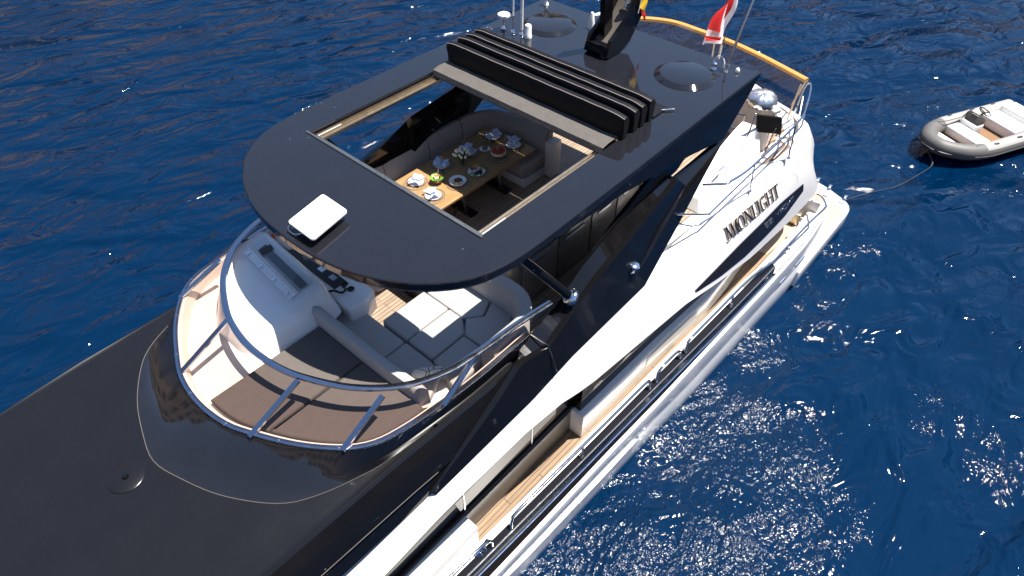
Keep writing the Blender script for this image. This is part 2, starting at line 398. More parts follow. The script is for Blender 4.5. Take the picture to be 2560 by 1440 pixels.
# ---- hull side lines (port half), as functions of x
W1 = [(-15.4, 2.45), (-14.9, 2.62), (-14.24, 2.76), (-12.75, 2.9), (-10.72, 2.89), (-9.5, 2.86), (-6.88, 2.82), (-5.6, 2.78), (-2.72, 2.73), (0, 2.62), (3, 2.2), (6, 1.35), (8.5, .3), (9.2, .02)]
WLy = [(-15.6, 2.6), (-14.81, 2.78), (-13.25, 2.84), (-11.77, 2.80), (-8.41, 2.74), (-7.08, 2.67), (-5.0, 2.6), (-3.6, 2.56), (0, 2.3), (3, 1.75), (6, .8), (8, .1), (9.2, .0)]
sheer = lambda x: max(0, x+1)*.07
XS = [-15.4+i*.4 for i in range(62)]
def hull_row(x):
    w1, wl = interp(W1, x), interp(WLy, x); s = sheer(x)-1.2*min(1, max(0, (-14.1-x)/.9))**1.5
    k = min(1, max(0, (x+7.6)/2.0)); g = .035*k
    return [(x, w1, 1.9+s), (x, w1+.045, 1.84+s), (x, w1+.05, 1.76+s), (x, w1*.6+wl*.4+.03, min(1.25, 1.6+s)), (x, w1*.25+wl*.75+.03, min(.93, 1.55+s)), (x, w1*.22+wl*.78+.025-g, min(.86, 1.5+s)), (x, wl+.06+g, min(.80, 1.45+s)), (x, wl+.02+g*.6, .3), (x, wl, 0), (x, wl*.9, -.7), (x, 0, -1.2)]
b = B(); rows = [hull_row(x) for x in XS]
b.grid(rows); b.grid([[(p[0], -p[1], p[2]) for p in r] for r in rows])
b.poly(rows[0]+[(p[0], -p[1], p[2]) for p in rows[0][::-1]])
b.build('hull', M['hullwhite'], yacht, ang=30)
# slots in the hull topside, aft
for px0, px1 in (((2000, 677), (2018, 652)), ((1957, 718), (1970, 701)), ((1565, 1048), (1568, 1044))):
    p, q = at(*px0, 1.05), at(*px1, 1.05)
    yy = lambda x: interp(W1, x)*.5+interp(WLy, x)*.5+.035
    b = B(); b.box(((p.x+q.x)/2, yy((p.x+q.x)/2), 1.1), (max(.06, abs(p.x-q.x)), .03, .07), bev=.012); b.build('hull_vent', M['chrome'], yacht)
# bulwark: white inside, glossy black cap, steel strakes
CY = [(-11.05, 2.91), (-9.2, 2.87), (-6.6, 2.78), (-5.3, 2.74), (-2.5, 2.65), (0, 2.53), (3, 2.1), (6, 1.25), (8.4, .2)]
AY = [(-11.0, 2.77), (-8.8, 2.715), (-6.3, 2.65), (-5.06, 2.62), (-2.29, 2.53), (0, 2.4), (3, 1.95), (6, 1.1), (8.4, .05)]
XB = [-11.0+i*.4 for i in range(49)]
for sgn, nm in ((1, 'p'), (-1, 's')):
    mm = lambda r: [(p[0], p[1]*sgn, p[2]) for p in r]
    b = B(); rows = []
    for x in XB:
        s = sheer(x); a, c = interp(AY, x), interp(CY, x)
        rows.append(mm([(x, a-.02, 2.20+s), (x, a-.02, 2.34+s), (x, a, 2.38+s), (x, c-.03, 2.33+s), (x, c, 2.29+s), (x, c, 2.07+s)]))
    b.grid(rows); b.poly(rows[0]); b.build('bulwark_cap', M['capblack'], yacht, ang=25)
    b = B(); rows = []
    for x in XB:
        s = sheer(x); c = interp(CY, x); w1 = interp(W1, x)
        rows.append(mm([(x, c-.012, 2.05+s), (x, (c+w1)/2+.005, 1.97+s), (x, w1+.004, 1.915+s)]))
    b.grid(rows); b.build('topside_band', M['capblack'], yacht)
    b = B(); b.tube(mm([(x, interp(CY, x)+.004, 2.055+sheer(x)) for x in XB]), .02, 8)
    b.build('rub_strake', M['chrome'], yacht)
    b = B(); b.tube(mm([(x, interp(CY, x)-.012, 2.325+sheer(x)) for x in XB]), .016, 6); b.build('cap_trim', M['steel'], yacht)
    # white inner face and waterway, running aft as a white-capped bulwark
    b = B(); rows = []
    for x in [-14.9+i*.3 for i in range(13)]+XB[1:]:
        s = sheer(x)
        if x < -10.9:
            w1 = interp(W1, x); e = min(1, max(0, (x+14.7)/1.1)); e = e*e*(3-2*e); zz = .70+1.36*e
            rows.append(mm([(x, w1-.42, min(1.755, zz)), (x, w1-.34, min(1.77, zz)), (x, w1-.31, zz-.02), (x, w1-.27, zz), (x, w1-.06, zz-.03), (x, w1-.01, zz-.15)]))
        else:
            a = interp(AY, x); rows.append(mm([(x, a-.34, 1.755+s), (x, a-.25, 1.768+s), (x, a-.10, 1.79+s), (x, a-.05, 1.86+s), (x, a-.035, 2.2+s), (x, a-.03, 2.23+s)]))
    b.grid(rows); b.build('bulwark_lining', M['white'], yacht)
# side deck, cockpit sole, swim platform
deck = [(x, interp(W1, x)-.2) for x in [-13.9+i*.6 for i in range(37)] if x < 8.2]
b = B(); ol = deck+[(x, -y) for x, y in deck[::-1]]
b.prism(ol, 1.5, 1.745); b.build('main_deck', M['cream'], yacht)
b = B(); tk = [(x, interp(AY, x)-.20) for x in [-12.4+i*.6 for i in range(29)]]
b.prism(tk+[(x, 1.2) for x, y in tk[::-1]], 1.745, 1.752); b.build('side_deck_planking', M['deckteak'], yacht)
b = B(); b.prism([(x, -y) for x, y in tk]+[(x, -1.2) for x, y in tk[::-1]], 1.745, 1.752); b.build('side_deck_planking', M['deckteak'], yacht)
b = B(); b.prism([(-11.9, 1.0), (-11.9, 2.40), (-12.6, 2.52), (-13.9, 2.46), (-13.9, -2.46), (-12.6, -2.5), (-11.9, -2.4)], 1.745, 1.756); b.build('cockpit_planking', M['paleteak'], yacht)
b = B(); b.bb(-14.25, -13.91, 1.5, 2.40, 1.0, 1.38, .02); b.bb(-14.6, -14.26, 1.5, 2.40, .63, 1.02, .02); b.build('platform_steps', M['paleteak'], yacht)
pl = ([(-13.2, 2.93), (-16.55, 2.86), (-16.95, 1.9), (-17.1, 0), (-16.95, -1.9), (-16.55, -2.86), (-13.2, -2.93)])
b = B(); b.slab(pl, .12, .62, .07, 0, rr=[.05, .35, .3, .3, .3, .35, .05]); b.build('swim_platform', M['white'], yacht)
b = B(); b.prism([(-14.3, 2.25), (-16.35, 2.2), (-16.6, 1.5), (-16.6, -2.2), (-14.3, -2.25)], .62, .635); b.build('platform_planking', M['paleteak'], yacht)
b = B(); b.prism([(-13.9, 2.78), (-16.25, 2.72), (-16.3, 2.34), (-14.5, 2.4)], .62, .634); b.build('platform_planking', M['paleteak'], yacht)
for px in ((2045, 452), (2074, 470), (2113, 496)):
    p = at(*px, .66); b = B(); b.lathe([(.05, 0), (.06, .02), (.03, .05), (.03, .1), (.05, .12), (0, .14)], (p.x, p.y, .63), 12); b.build('platform_cleat', M['chrome'], yacht)
for px in ((2062, 490), (2102, 508)):
    p = at(*px, .64); b = B(); b.box((p.x, p.y, .645), (.05, .14, .015), rz=.1); b.build('platform_drain', M['steel'], yacht)

# ---- superstructure: dark cabin side, white lockers, overhanging white side panel
b = B(); b.prism([(-11.6, 1.93), (1.5, 1.93), (4.2, 1.4), (4.2, -1.4), (1.5, -1.93), (-11.6, -1.93)], 2.30, 4.42); b.build('cabin_windows', M['darkglass'], yacht)
b = B(); b.prism([(-11.7, 1.99), (1.5, 1.99), (4.3, 1.45), (4.3, -1.45), (1.5, -1.99), (-11.7, -1.99)], 1.75, 2.30); b.build('cabin_sill', M['cabgrey'], yacht)
for x in (-1.5, -3.05, -4.55):
    b = B(); b.bb(x-.012, x+.012, 1.925, 1.94, 2.3, 4.3); b.build('window_joint', M['steel'], yacht)
b = B(); b.prism([(-5.56, 2.125), (-7.7, 2.165), (-9.3, 2.235), (-10.3, 2.18), (-11.3, 2.06), (-11.3, 1.9), (-5.56, 1.9)], 2.362, 4.0); b.build('saloon_window', M['darkglass'], yacht)
def locker(pts, name='side_locker'):
    o = [(x, y) for x, y in pts]+[(pts[-1][0], 1.98), (pts[0][0], 1.98)]
    b = B(); b.slab(o, 1.752, 2.36, .035, 0); lk = b.build(name, M['white'], yacht); return lk
for sg in (1,):
    lk = locker([(-5.5, 2.24), (-7.7, 2.28), (-9.3, 2.35), (-10.3, 2.30), (-11.3, 2.18)])
    b = B(); rr = [[(-7.35, 2.285, 2.25), (-8.95, 2.345, 2.25)], [(-7.35, 2.285, 1.98), (-8.95, 2.345, 1.98)]]
    b.grid(rr); b.build('locker_door', M['cream'], lk)
    locker([(-3.0, 2.24), (-1.5, 2.24), (.5, 2.2), (1.6, 2.1)])
top = [(2.6, 1.95, 4.0), (1.2, 2.18, 4.15)]+Yl((889, 1440, 2.27), (1090, 1238, 2.31), (1332, 1000, 2.395), (1432, 890, 2.415), (1613, 713, 2.355))+[(-7.4, 2.34, 4.66), (-9, 2.34, 4.63), (-11, 2.34, 4.62), (-12.0, 2.33, 4.62), (-12.5, 2.18, 4.61), (-12.85, 1.6, 4.6), (-13.05, .8, 4.6), (-13.1, 0, 4.6)]
bot = [(2.6, 2.1, 3.8), (1.2, 2.32, 3.85)]+Yl((962, 1440, 2.42), (1099, 1293, 2.44), (1316, 1082, 2.51), (1408, 1006, 2.56), (1471, 966, 2.6), (1714, 761, 2.64), (1790, 710, 2.64), (1880, 642, 2.66), (1968, 559, 2.66))+[(-12.8, 2.66, 2.92), (-13.4, 2.52, 2.92), (-13.7, 1.8, 3.0), (-13.85, .9, 3.1), (-13.9, 0, 3.15)]
tx = [p[0] for p in top]
def along(line, n): return resample(smooth(line, 6), n)
# sample both edges at matching x along the side, then by arc round the stern
def at_x(line, x):
    L = [V(p) for p in line]
    for a, c in zip(L, L[1:]):
        if (a.x-x)*(c.x-x) <= 0 and abs(a.x-c.x) > 1e-6: return a.lerp(c, (x-a.x)/(c.x-a.x))
    return L[-1]
xs = [2.6-.35*i for i in range(42)]
ts, bs = [], []
for x in xs:
    if x > -11.95: ts.append(at_x(top, x)); bs.append(at_x(bot, x))
e1 = resample(smooth(top[-6:], 5), 18); e2 = resample(smooth(bot[-5:], 5), 18); ts += e1; bs += e2
rows = []
for a, c in zip(ts, bs):
    d = c-a; nrm = V((0, d.z, -d.y)).normalized() if abs(a.y) > 1.4 else V((-1, 0, 0))
    if nrm.y < 0 and abs(a.y) > 1.4: nrm = -nrm
    hgt = abs(d.z); blg = .07*min(1, max(0, (-8.2-a.x)/2.5))
    if a.x < -12.0:
        nrm = V(((a.x+c.x)/2+11.0, (a.y+c.y)/2*.9, .25)).normalized(); blg = .07+.12*min(1, (-12.0-a.x)/.5)
    row = [a+V((0, -.22 if a.y > .4 else 0, -.02)), a+V((0, -.03 if a.y > .4 else 0, .004))]
    for k in range(9):
        t = k/8; row.append(a.lerp(c, t)+nrm*blg*math.sin(PI*t))
    row.append(c+V((0, -.10 if c.y > .4 else .0, -.02))); row.append(V((c.x, max(0, min(c.y-.3, 1.9)), c.z+.10)))
    rows.append(row)
b = B(); b.grid(rows); b.build('side_panel', M['white'], yacht, ang=45)
b = B(); b.grid([mir(r) for r in rows]); b.build('side_panel', M['white'], yacht, ang=45)
def panel_pt(px, py):
    """where the sight line of a survey pixel meets the port side panel"""
    d = _ray(px, py); best = None
    for r0, r1 in zip(rows, rows[1:]):
        for k in range(2, 10):
            for tri in ((r0[k], r0[k+1], r1[k+1]), (r0[k], r1[k+1], r1[k])):
                from mathutils.geometry import intersect_ray_tri
                h = intersect_ray_tri(*tri, d, CAM, True)
                if h is not None and (best is None or (h-CAM).length < (best-CAM).length): best = h
    return best
# black swoosh on the side panel, standing a few millimetres proud
def swoosh():
    upper = [(1737, 726), (1790, 672), (1850, 610), (1905, 556), (1952, 507), (2007, 460)]
    lower = [(1742, 728), (1800, 690), (1862, 640), (1915, 588), (1962, 538), (2006, 478)]
    u = [panel_pt(*p) for p in resample([(a, c, 0) for a, c in upper], 26) for p in [(p.x, p.y)]]
    l_ = [panel_pt(p.x, p.y) for p in resample([(a, c, 0) for a, c in lower], 26)]
    ok = [(a, c) for a, c in zip(u, l_) if a and c]
    b = B(); off = V((0, .016, .004))
    mid = [[a, a+off, a.lerp(c, .5)+off*1.3, c+off, c] for a, c in ok]
    b.grid(mid); b.poly(mid[0]); b.poly(mid[-1]); return b.build('name_swoosh', M['capblack'], yacht)
sw = swoosh()
# raised lettering: strokes drawn in a unit box, laid along a baseline on the panel
def lettering(name, word, p0, p1, pt, h, thick, depth, parent, mats, gaps, lean=0.0):
    """word: list of (advance, strokes); stroke = (x0,y0,x1,y1,width) or ('o',cx,cy,rx,ry,w,a0,a1)"""
    tot = sum(a for a, _ in word); base = V(p1)-V(p0); e = base.normalized(); L = base.length
    upv = (V(pt)-V(p0)); upv = upv.normalized()*h
    nrm = e.cross(upv).normalized()
    if nrm.y < 0: nrm = -nrm
    b = B(); cx = 0
    def P(u, v_): return V(p0)+e*(u/tot*L)+upv*v_
    def quad(c4):
        lo = [P(*q)-nrm*.01 for q in c4]; hi = [P(*q)+nrm*depth for q in c4]
        b.cur = 1; b.grid([lo, hi], cu=True); b.cur = 0; b.poly(hi)
    for adv, st in word:
        for s in st:
            if s[0] == 'o':
                _, ox, oy, rx, ry, w_, a0, a1 = s; n = 20
                for i in range(n):
                    t0 = math.radians(a0+(a1-a0)*i/n); t1 = math.radians(a0+(a1-a0)*(i+1)/n)
                    def wd(t): return w_*(.35+.65*abs(math.cos(t)))
                    q = []
                    for t, sg in ((t0, 1), (t1, 1), (t1, -1), (t0, -1)):
                        k = 0 if sg > 0 else wd(t)
                        q.append((cx+ox+(rx-k)*math.cos(t), oy+(ry-k*.8)*math.sin(t)))
                    quad(q)
            else:
                x0, y0, x1, y1, w_ = s
                d = V((x1-x0, y1-y0)); nn = V((-d.y, d.x)).normalized()*w_/2
                quad([(cx+x0+nn.x, y0+nn.y), (cx+x1+nn.x, y1+nn.y), (cx+x1-nn.x, y1-nn.y), (cx+x0-nn.x, y0-nn.y)])
        cx += adv
    return b.build(name, mats, parent, ang=20)
tk_, tn = .20, .075
def serif(x, y, w_=.30): return (x-w_/2, y, x+w_/2, y, .06)
LM = (1.15, [(.12, 0, .22, 1, tn), (.22, 1, .52, .06, tk_), (.52, .06, .84, 1, tn), (.84, 1, .94, 0, tk_), serif(.12, .02), serif(.94, .02), serif(.2, .98, .2), serif(.86, .98, .2)])
LO = (.95, [('o', .45, .5, .43, .52, tk_, 0, 360)])
Lm = (.36, [('o', .46, .5, .46, .54, .40, 95, 265)])
LN = (.98, [(.14, 0, .14, 1, tn), (.14, 1, .80, .02, tk_), (.80, 0, .80, 1, tn), serif(.14, .02), serif(.8, .98), serif(.12, .98, .2)])
LL = (.66, [(.16, 0, .16, 1, tk_), serif(.16, .98), (.06, .025, .58, .025, .05), (.57, 0, .60, .25, .05)])
LI = (.42, [(.2, 0, .2, 1, tk_), serif(.2, .98, .34), serif(.2, .02, .34)])
LG = (.95, [('o', .45, .5, .42, .52, tk_, 40, 320), (.78, .1, .78, .45, tk_), serif(.76, .45, .34)])
LH = (.98, [(.16, 0, .16, 1, tk_), (.80, 0, .80, 1, tk_), (.16, .52, .80, .52, tn), serif(.16, .98), serif(.16, .02), serif(.8, .98), serif(.8, .02)])
LT = (.8, [(.4, 0, .4, 1, tk_), (.02, .975, .78, .975, .06), serif(.4, .02), (.03, .8, .03, .98, .05), (.77, .8, .77, .98, .05)])
p0, p1, pt = panel_pt(1818, 604), panel_pt(1948, 489), panel_pt(1807, 571)
lettering('yacht_name_lettering', [LM, Lm, LO, LN, LL, LI, LG, LH, LT], p0, p1, pt, (pt-p0).length*1.0, .02, .022, yacht, [M['letter'], M['brass']], 0)
o_ = V((0, .02, .006))
q0, q1, qt = panel_pt(1913, 571)+o_, panel_pt(1985, 499)+o_, panel_pt(1908.5, 560)+o_
bar = .13
D3 = (.9, [(.08, .95, .8, .95, bar), (.14, .5, .8, .5, bar), (.08, .06, .8, .06, bar), (.78, 0, .78, 1, .1)])
SP = (.75, [])
DY = (.95, [(.06, 1, .45, .5, .13), (.86, 1, .45, .5, .13), (.45, .5, .45, 0, .13)])
DA = (.95, [(.05, .95, .85, .95, bar), (.05, .45, .85, .45, bar), (.08, 0, .08, 1, .12), (.82, 0, .82, 1, .12)])
DC = (.95, [(.05, .95, .85, .95, bar), (.05, .06, .85, .06, bar), (.08, 0, .08, 1, .12)])
DH = (.95, [(.1, 0, .1, 1, .12), (.1, .5, .82, .5, bar), (.8, 0, .8, 1, .12)])
DT = (.95, [(.02, .95, .9, .95, bar), (.46, 0, .46, .95, .12)])
lettering('model_lettering', [D3, D3, SP, DY, DA, DC, DH, DT], q0, q1, qt, (qt-q0).length*.85, .02, .010, sw, [M['steel'], M['steel']], 0)

# ---- saloon roof (black foredeck) with hatch, and the raised black surround of the flybridge
F = ([(-.94, 0, 5.4), (-.99, .45, 5.4), (-1.12, .80, 5.4), (-1.37, 1.29, 5.4), (-1.67, 1.69, 5.4), (-1.95, 1.90, 5.4), (-2.32, 2.0, 5.4), (-2.74, 2.05, 5.4), (-3.32, 2.10, 5.4), (-4.23, 2.10, 5.4)])
G = ([(-1.70, 0, 5.68), (-1.75, .45, 5.68), (-1.87, .82, 5.68), (-2.14, 1.32, 5.68), (-2.53, 1.72, 5.68), (-2.99, 1.94, 5.68), (-3.44, 2.01, 5.68), (-4.07, 2.06, 5.68), (-4.61, 2.13, 5.68)])
SE = ([(-.28, 0, 5.01), (-.38, .45, 5.01), (-.57, .95, 5.01), (-.90, 1.45, 5.01), (-1.22, 1.68, 5.01), (-1.65, 1.84, 5.01), (-2.1, 1.94, 5.01), (-3.1, 2.02, 5.01), (-4.15, 2.04, 5.01)])
def full(h): return resample(smooth(mir(h[::-1])+[V(p) for p in h[1:]], 8), 95)
Fr, Gr, Sr = F, G, SE
rz = lambda x: 5.015-.030*max(0, x+.3)
K1 = [(-4.2, 2.10), (-3.1, 2.07), (-2.1, 2.03), (-.3, 2.0), (1.4, 1.93), (3.0, 1.70), (4.4, 1.25)]
def kx(x, d): return interp(K1, x)+d*min(1, max(.3, (5-x)/4))
xk = [-4.2+.35*i for i in range(25)]
b = B()
b.prism([(x, kx(x, 0)) for x in xk]+[(x, -kx(x, 0)) for x in xk[::-1]], 4.3, 5.0, holes=[[(p.x, p.y) for p in full(SE)]], ztop=lambda x, y: rz(x)+.02)
b.build('saloon_roof', M['deckblack'], yacht)
for sg in (1, -1):
    b = B(); rw = []
    for x in xk:
        z0 = rz(x)+.02; a = min(1, max(0, (x+4.2)/1.0))
        rw.append([(x, sg*kx(x, 0), z0), (x, sg*kx(x, .03), z0-.02), (x, sg*kx(x, .105), z0-.155), (x, sg*kx(x, .12), z0-.185), (x, sg*kx(x, .195), z0-.41), (x, sg*kx(x, .20), z0-.44), (x, sg*kx(x, .17), z0-.46), (x, sg*kx(x, .22), z0-.75)])
    b.grid(rw); b.poly(rw[-1]); b.build('roof_side', M['black'], yacht, ang=12)
    b = B(); b.tube([(x, sg*kx(x, .203), rz(x)-.42) for x in xk if x > -2.7], .005, 6); b.build('roof_seam', M['cabgrey'], yacht)
b = B(); b.prism([(4.3, 1.25), (8.6, .4), (8.6, -.4), (4.3, -1.25)], 1.9, 2.7); b.build('foredeck', M['deckblack'], yacht)
b = B(); b.grid([[(4.2, -1.35, 4.86), (4.2, 1.35, 4.86)], [(5.6, -1.2, 2.75), (5.6, 1.2, 2.75)]]); b.build('front_window', M['darkglass'], yacht)
hp = at(320, 1200, 4.97); b = B(); b.lathe([(.195, -.02), (.195, .010), (.185, .016), (0, .017)], (hp.x, hp.y, rz(hp.x)+.015), 40)
h_ = b.build('roof_hatch', M['deckblack'], yacht); b = B(); b.lathe([(.035, .01), (.035, .03), (.025, .045), (0, .05)], (hp.x, hp.y, rz(hp.x)+.015), 16); b.build('hatch_knob', M['black'], h_)
b = B(); rws = []
for f, s_ in zip(full(Fr), full(Sr)):
    rws.append([f+V((0, 0, .0)), f.lerp(s_, .06)+V((0, 0, -.02)), f.lerp(s_, .45)+V((0, 0, -.055)), f.lerp(s_, .8)+V((0, 0, -.04)), s_+V((0, 0, .025))])
b.grid(rws); b.build('flybridge_surround', M['roofblack'], yacht, ang=60)
b = B(); b.tube([p+V((0, 0, .022)) for p in full(Sr)], .006, 5); b.build('surround_seam', M['cabgrey'], yacht)
# inner lining of the coaming
def inset(line, d):
    out = []
    for i, p in enumerate(line):
        a = line[max(0, i-1)]; c = line[min(len(line)-1, i+1)]; t = (c-a); nn = V((-t.y, t.x, 0)).normalized()
        ctr = V((-3.2, 0, p.z)); nn = nn if nn.dot(ctr-p) > 0 else -nn
        out.append(p+nn*d)
    return out
FF = full(Fr); FI = inset(FF, .085); FI2 = inset(FF, .11)
b = B(); b.grid([[p+V((0, 0, .002)), q+V((0, 0, -.004)), V((r.x, r.y, 5.30)), V((r.x, r.y, 4.61))] for p, q, r in zip(FF, FI, FI2)]); b.build('coaming_lining', M['cream'], yacht)
b = B(); mould = [(p.x, p.y) for p in inset(FF, .105) if p.x > -2.85 and not (p.y < -1.3 and p.x < -2.9)]
b.prism(mould, 4.61, 5.215); b.build('forward_moulding', M['cream'], yacht)
# windscreen: steel sill, raked glass, seven posts and a broad top rail
ws = B(); GG = full(Gr); FF2 = [p+V((0, 0, .012)) for p in FF]
ws.grid([[p, p.lerp(q, .5)+V((0, 0, .01)), q] for p, q in zip(FF2, GG)]); wsO = ws.build('windscreen', M['screen'], yacht)
b = B(); FO = inset(FF, .052)
b.grid([[p+V((0, 0, .006)), p+V((0, 0, .022)), q+V((0, 0, .026)), q+V((0, 0, .004))] for p, q in zip(FF, FO)]); b.build('windscreen_sill', M['railsteel'], wsO)
b = B(); rr_ = []; GI = inset(GG, .065)
rr_ = [[p+V((0, 0, -.018)), p+V((0, 0, .012)), p.lerp(q, .5)+V((0, 0, .022)), q+V((0, 0, .012)), q+V((0, 0, -.018))] for p, q in zip(inset(GG, -.01), GI)]
b.grid(rr_, cu=True); b.build('windscreen_rail', M['railsteel'], wsO)
for i, p in enumerate(FF):
    if i % 7 == 3:
        b = B(); b.cur = 0; b.tube([p+V((0, 0, .005)), p+V((0, 0, .025)), p+V((0, 0, .026))], .005, 6); b.lathe([(.011, 0), (.011, .006), (0, .009)], (inset(FF, .026)[i].x, inset(FF, .026)[i].y, 5.424), 8); b.build('sill_screw', M['chrome'], wsO)
def near(line, y, front=True):
    return min(range(len(line)), key=lambda i: abs(line[i].y-y)+(0 if line[i].x > -4.0 else 9))
for (bx, by), (tx_, ty_) in (((456, 926), (568, 799)), ((623, 1091), (745, 949)), ((856, 1124), (957, 988)), ((1108, 1012), (1185, 893))):
    for sg in (1, -1):
        p, q = at(bx, by, 5.42), at(tx_, ty_, 5.68)
        if sg == -1 and abs(p.y) < 1.5: continue
        p = V((p.x, p.y*sg, 5.41)); q = V((q.x, q.y*sg, 5.67))
        d = (q-p).normalized(); sd_ = d.cross(V((0, 0, 1))).normalized()*.032; up_ = sd_.cross(d).normalized()*.014
        b = B(); b.grid([[p+sd_+up_, p-sd_+up_, p-sd_-up_, p+sd_-up_], [q+sd_+up_, q-sd_+up_, q-sd_-up_, q+sd_-up_]], cu=True)
        b.build('windscreen_post', M['railsteel'], wsO)

# ---- flybridge deck
fd = [(-1.3, .9), (-1.8, 1.6), (-2.4, 1.93), (-4.3, 2.02), (-7.2, 2.02), (-9, 2.14), (-12, 2.14), (-12.6, 1.8), (-12.95, .9), (-13.0, 0)]
b = B(); b.prism(fd+[(x, -y) for x, y in fd[::-1][1:]], 4.42, 4.6); b.build('flybridge_deck', M['white'], yacht)
fp = [(-2.6, 1.85), (-7.6, 1.9), (-8.6, 1.95), (-12, 1.92), (-12.5, 1.5), (-12.75, .6)]
b = B(); b.prism(fp+[(x, -y) for x, y in fp[::-1]], 4.6, 4.607); b.build('flybridge_planking', M['flyteak'], yacht)

# ---- hardtop
ho = smooth([(-2.53, 0, 0), (-2.56, .5, 0), (-2.66, .95, 0), (-2.84, 1.35, 0), (-3.08, 1.68, 0), (-3.42, 1.95, 0), (-3.85, 2.09, 0), (-4.4, 2.125, 0)], 6)+[V((-6, 2.12, 0)), V((-8, 2.10, 0)), V((-9.45, 2.08, 0))]
HO = [(p.x, p.y) for p in ho]+[(p.x, -p.y) for p in ho[::-1] if p.y > 1e-6]
hole = [(-3.985, 1.57), (-7.66, 1.57), (-7.66, -1.57), (-3.985, -1.57)]
b = B()
r0 = offset(HO, .018); r1 = HO; r2 = offset(HO, .03)
b.grid([[(x, y, 6.85) for x, y in r0], [(x, y, 6.842) for x, y in offset(HO, .005)], [(x, y, 6.83) for x, y in r1], [(x, y, 6.75) for x, y in r1], [(x, y, 6.70) for x, y in r2]], cu=True)
tri = tessellate_polygon([[V((x, y, 0)) for x, y in r0], [V((x, y, 0)) for x, y in hole]])
b.add([(x, y, 6.85) for x, y in r0+hole], tri); tri = tessellate_polygon([[V((x, y, 0)) for x, y in r2], [V((x, y, 0)) for x, y in hole]])
b.add([(x, y, 6.70) for x, y in r2+hole], [t[::-1] for t in tri]); b.grid([[(x, y, 6.85) for x, y in hole], [(x, y, 6.70) for x, y in hole]], cu=True)
ht = b.build('hardtop', M['roofblack'], yacht, ang=20)
for sg in (1, -1):
    sk = [(-3.1, 6.80), (-3.5, 6.835), (-9.44, 6.84), (-9.50, 6.835), (-9.2, 6.55), (-8.66, 6.08), (-7.3, 6.39), (-5.9, 6.62), (-4.7, 6.74), (-3.6, 6.76)]
    b = B(); out_ = []
    def sy(x): return interp([(-9.5, 2.085), (-8, 2.106), (-6, 2.126), (-4.4, 2.130), (-3.85, 2.095), (-3.42, 1.955), (-3.1, 1.70)], x)+.004
    o1 = [V((x, sg*sy(x), z)) for x, z in sk]; o2 = [V((x, sg*(sy(x)-.14), z)) for x, z in sk]
    b.grid([o1, o2], cu=True)
    tr = tessellate_polygon([[V((x, z, 0)) for x, z in sk]])
    b.add(o1, tr); b.add(o2, tr); b.build('hardtop_side', M['black'], ht, ang=20)
b = B(); b.bb(-3.985, -3.955, -1.6, 1.6, 6.846, 6.868); b.bb(-4.06, -3.985, -1.56, 1.56, 6.72, 6.80); b.build('sunroof_sill', M['alu'], ht)
for sg in (1, -1):
    b = B(); b.bb(-7.6, -3.99, sg*1.565, sg*1.42, 6.735, 6.752); b.bb(-7.6, -3.99, sg*1.545, sg*1.525, 6.75, 6.80); b.bb(-7.6, -3.99, sg*1.49, sg*1.475, 6.75, 6.785); b.bb(-7.6, -3.99, sg*1.435, sg*1.42, 6.75, 6.77)
    b.build('sunroof_track', M['alu'], ht)
    b = B(); b.bb(-4.45, -4.0, sg*1.512, sg*1.497, 6.752, 6.79); b.build('track_slider', M['brass'], ht)
for cx, cy in ((-8.62, 1.30), (-8.62, -1.30)):
    b = B(); b.lathe([(.46, -.01), (.455, .004), (.375, .050), (.365, .052), (0, .053)], (cx, cy, 6.85), 64); b.build('round_cover', M['roofblack'], ht, ang=15)
for p in Z(6.85, (803, 258), (837, 269), (725, 348), (1157, 623), (771, 345)):
    b = B(); b.lathe([(.011, 0), (.011, .006), (0, .01)], (p.x, p.y, 6.85), 10); b.build('roof_stud', M['chrome'], ht)
# ---- raked black fins that carry the hardtop
I_ = Yl((1675, 440, 2.03), (1543, 560, 2.02), (1457, 665, 2.02), (1390, 764, 2.03), (1324, 837, 2.06), (1290, 890, 2.10))
def fin_line(top_, mid_, low_): return resample(Yl(*top_), 22)+resample(Yl(*mid_), 18)[1:]+resample(Yl(*low_), 24)[1:]
C1a = fin_line([(1686, 443, 2.08), (1486, 686, 2.17)], [(1486, 686, 2.17), (1358, 862, 2.23)], [(1358, 862, 2.23), (1290, 905, 2.17), (1245, 977, 2.20), (1078, 1230, 2.28)])
C1b = [p+V((0, .075*min(1, (len(C1a)-1-i)/14+.12), -.012)) for i, p in enumerate(C1a)]
O_ = fin_line([(1810, 350, 2.10), (1760, 440, 2.18), (1697, 560, 2.25), (1653, 640, 2.30), (1613, 713, 2.36)], [(1613, 713, 2.36), (1432, 890, 2.42)], [(1432, 890, 2.42), (1332, 1000, 2.40), (1090, 1238, 2.315)])
C2t = resample(Yl((1714, 463, 2.12), (1650, 568, 2.2), (1588, 690, 2.31)), 22); C2u = [p+V((0, .055*math.sin(PI*min(1, (i+.6)/22)), -.008)) for i, p in enumerate(C2t)]
C2a = C2t+[C1b[i].lerp(O_[i], .80+.15*min(1, (i-21)/10)) for i in range(22, len(O_))]
C2b = C2u+[C1b[i].lerp(O_[i], .84+.12*min(1, (i-21)/10)) for i in range(22, len(O_))]
lines = [C1a, C1b, C2a, C2b, O_]
C1r = lines[0]
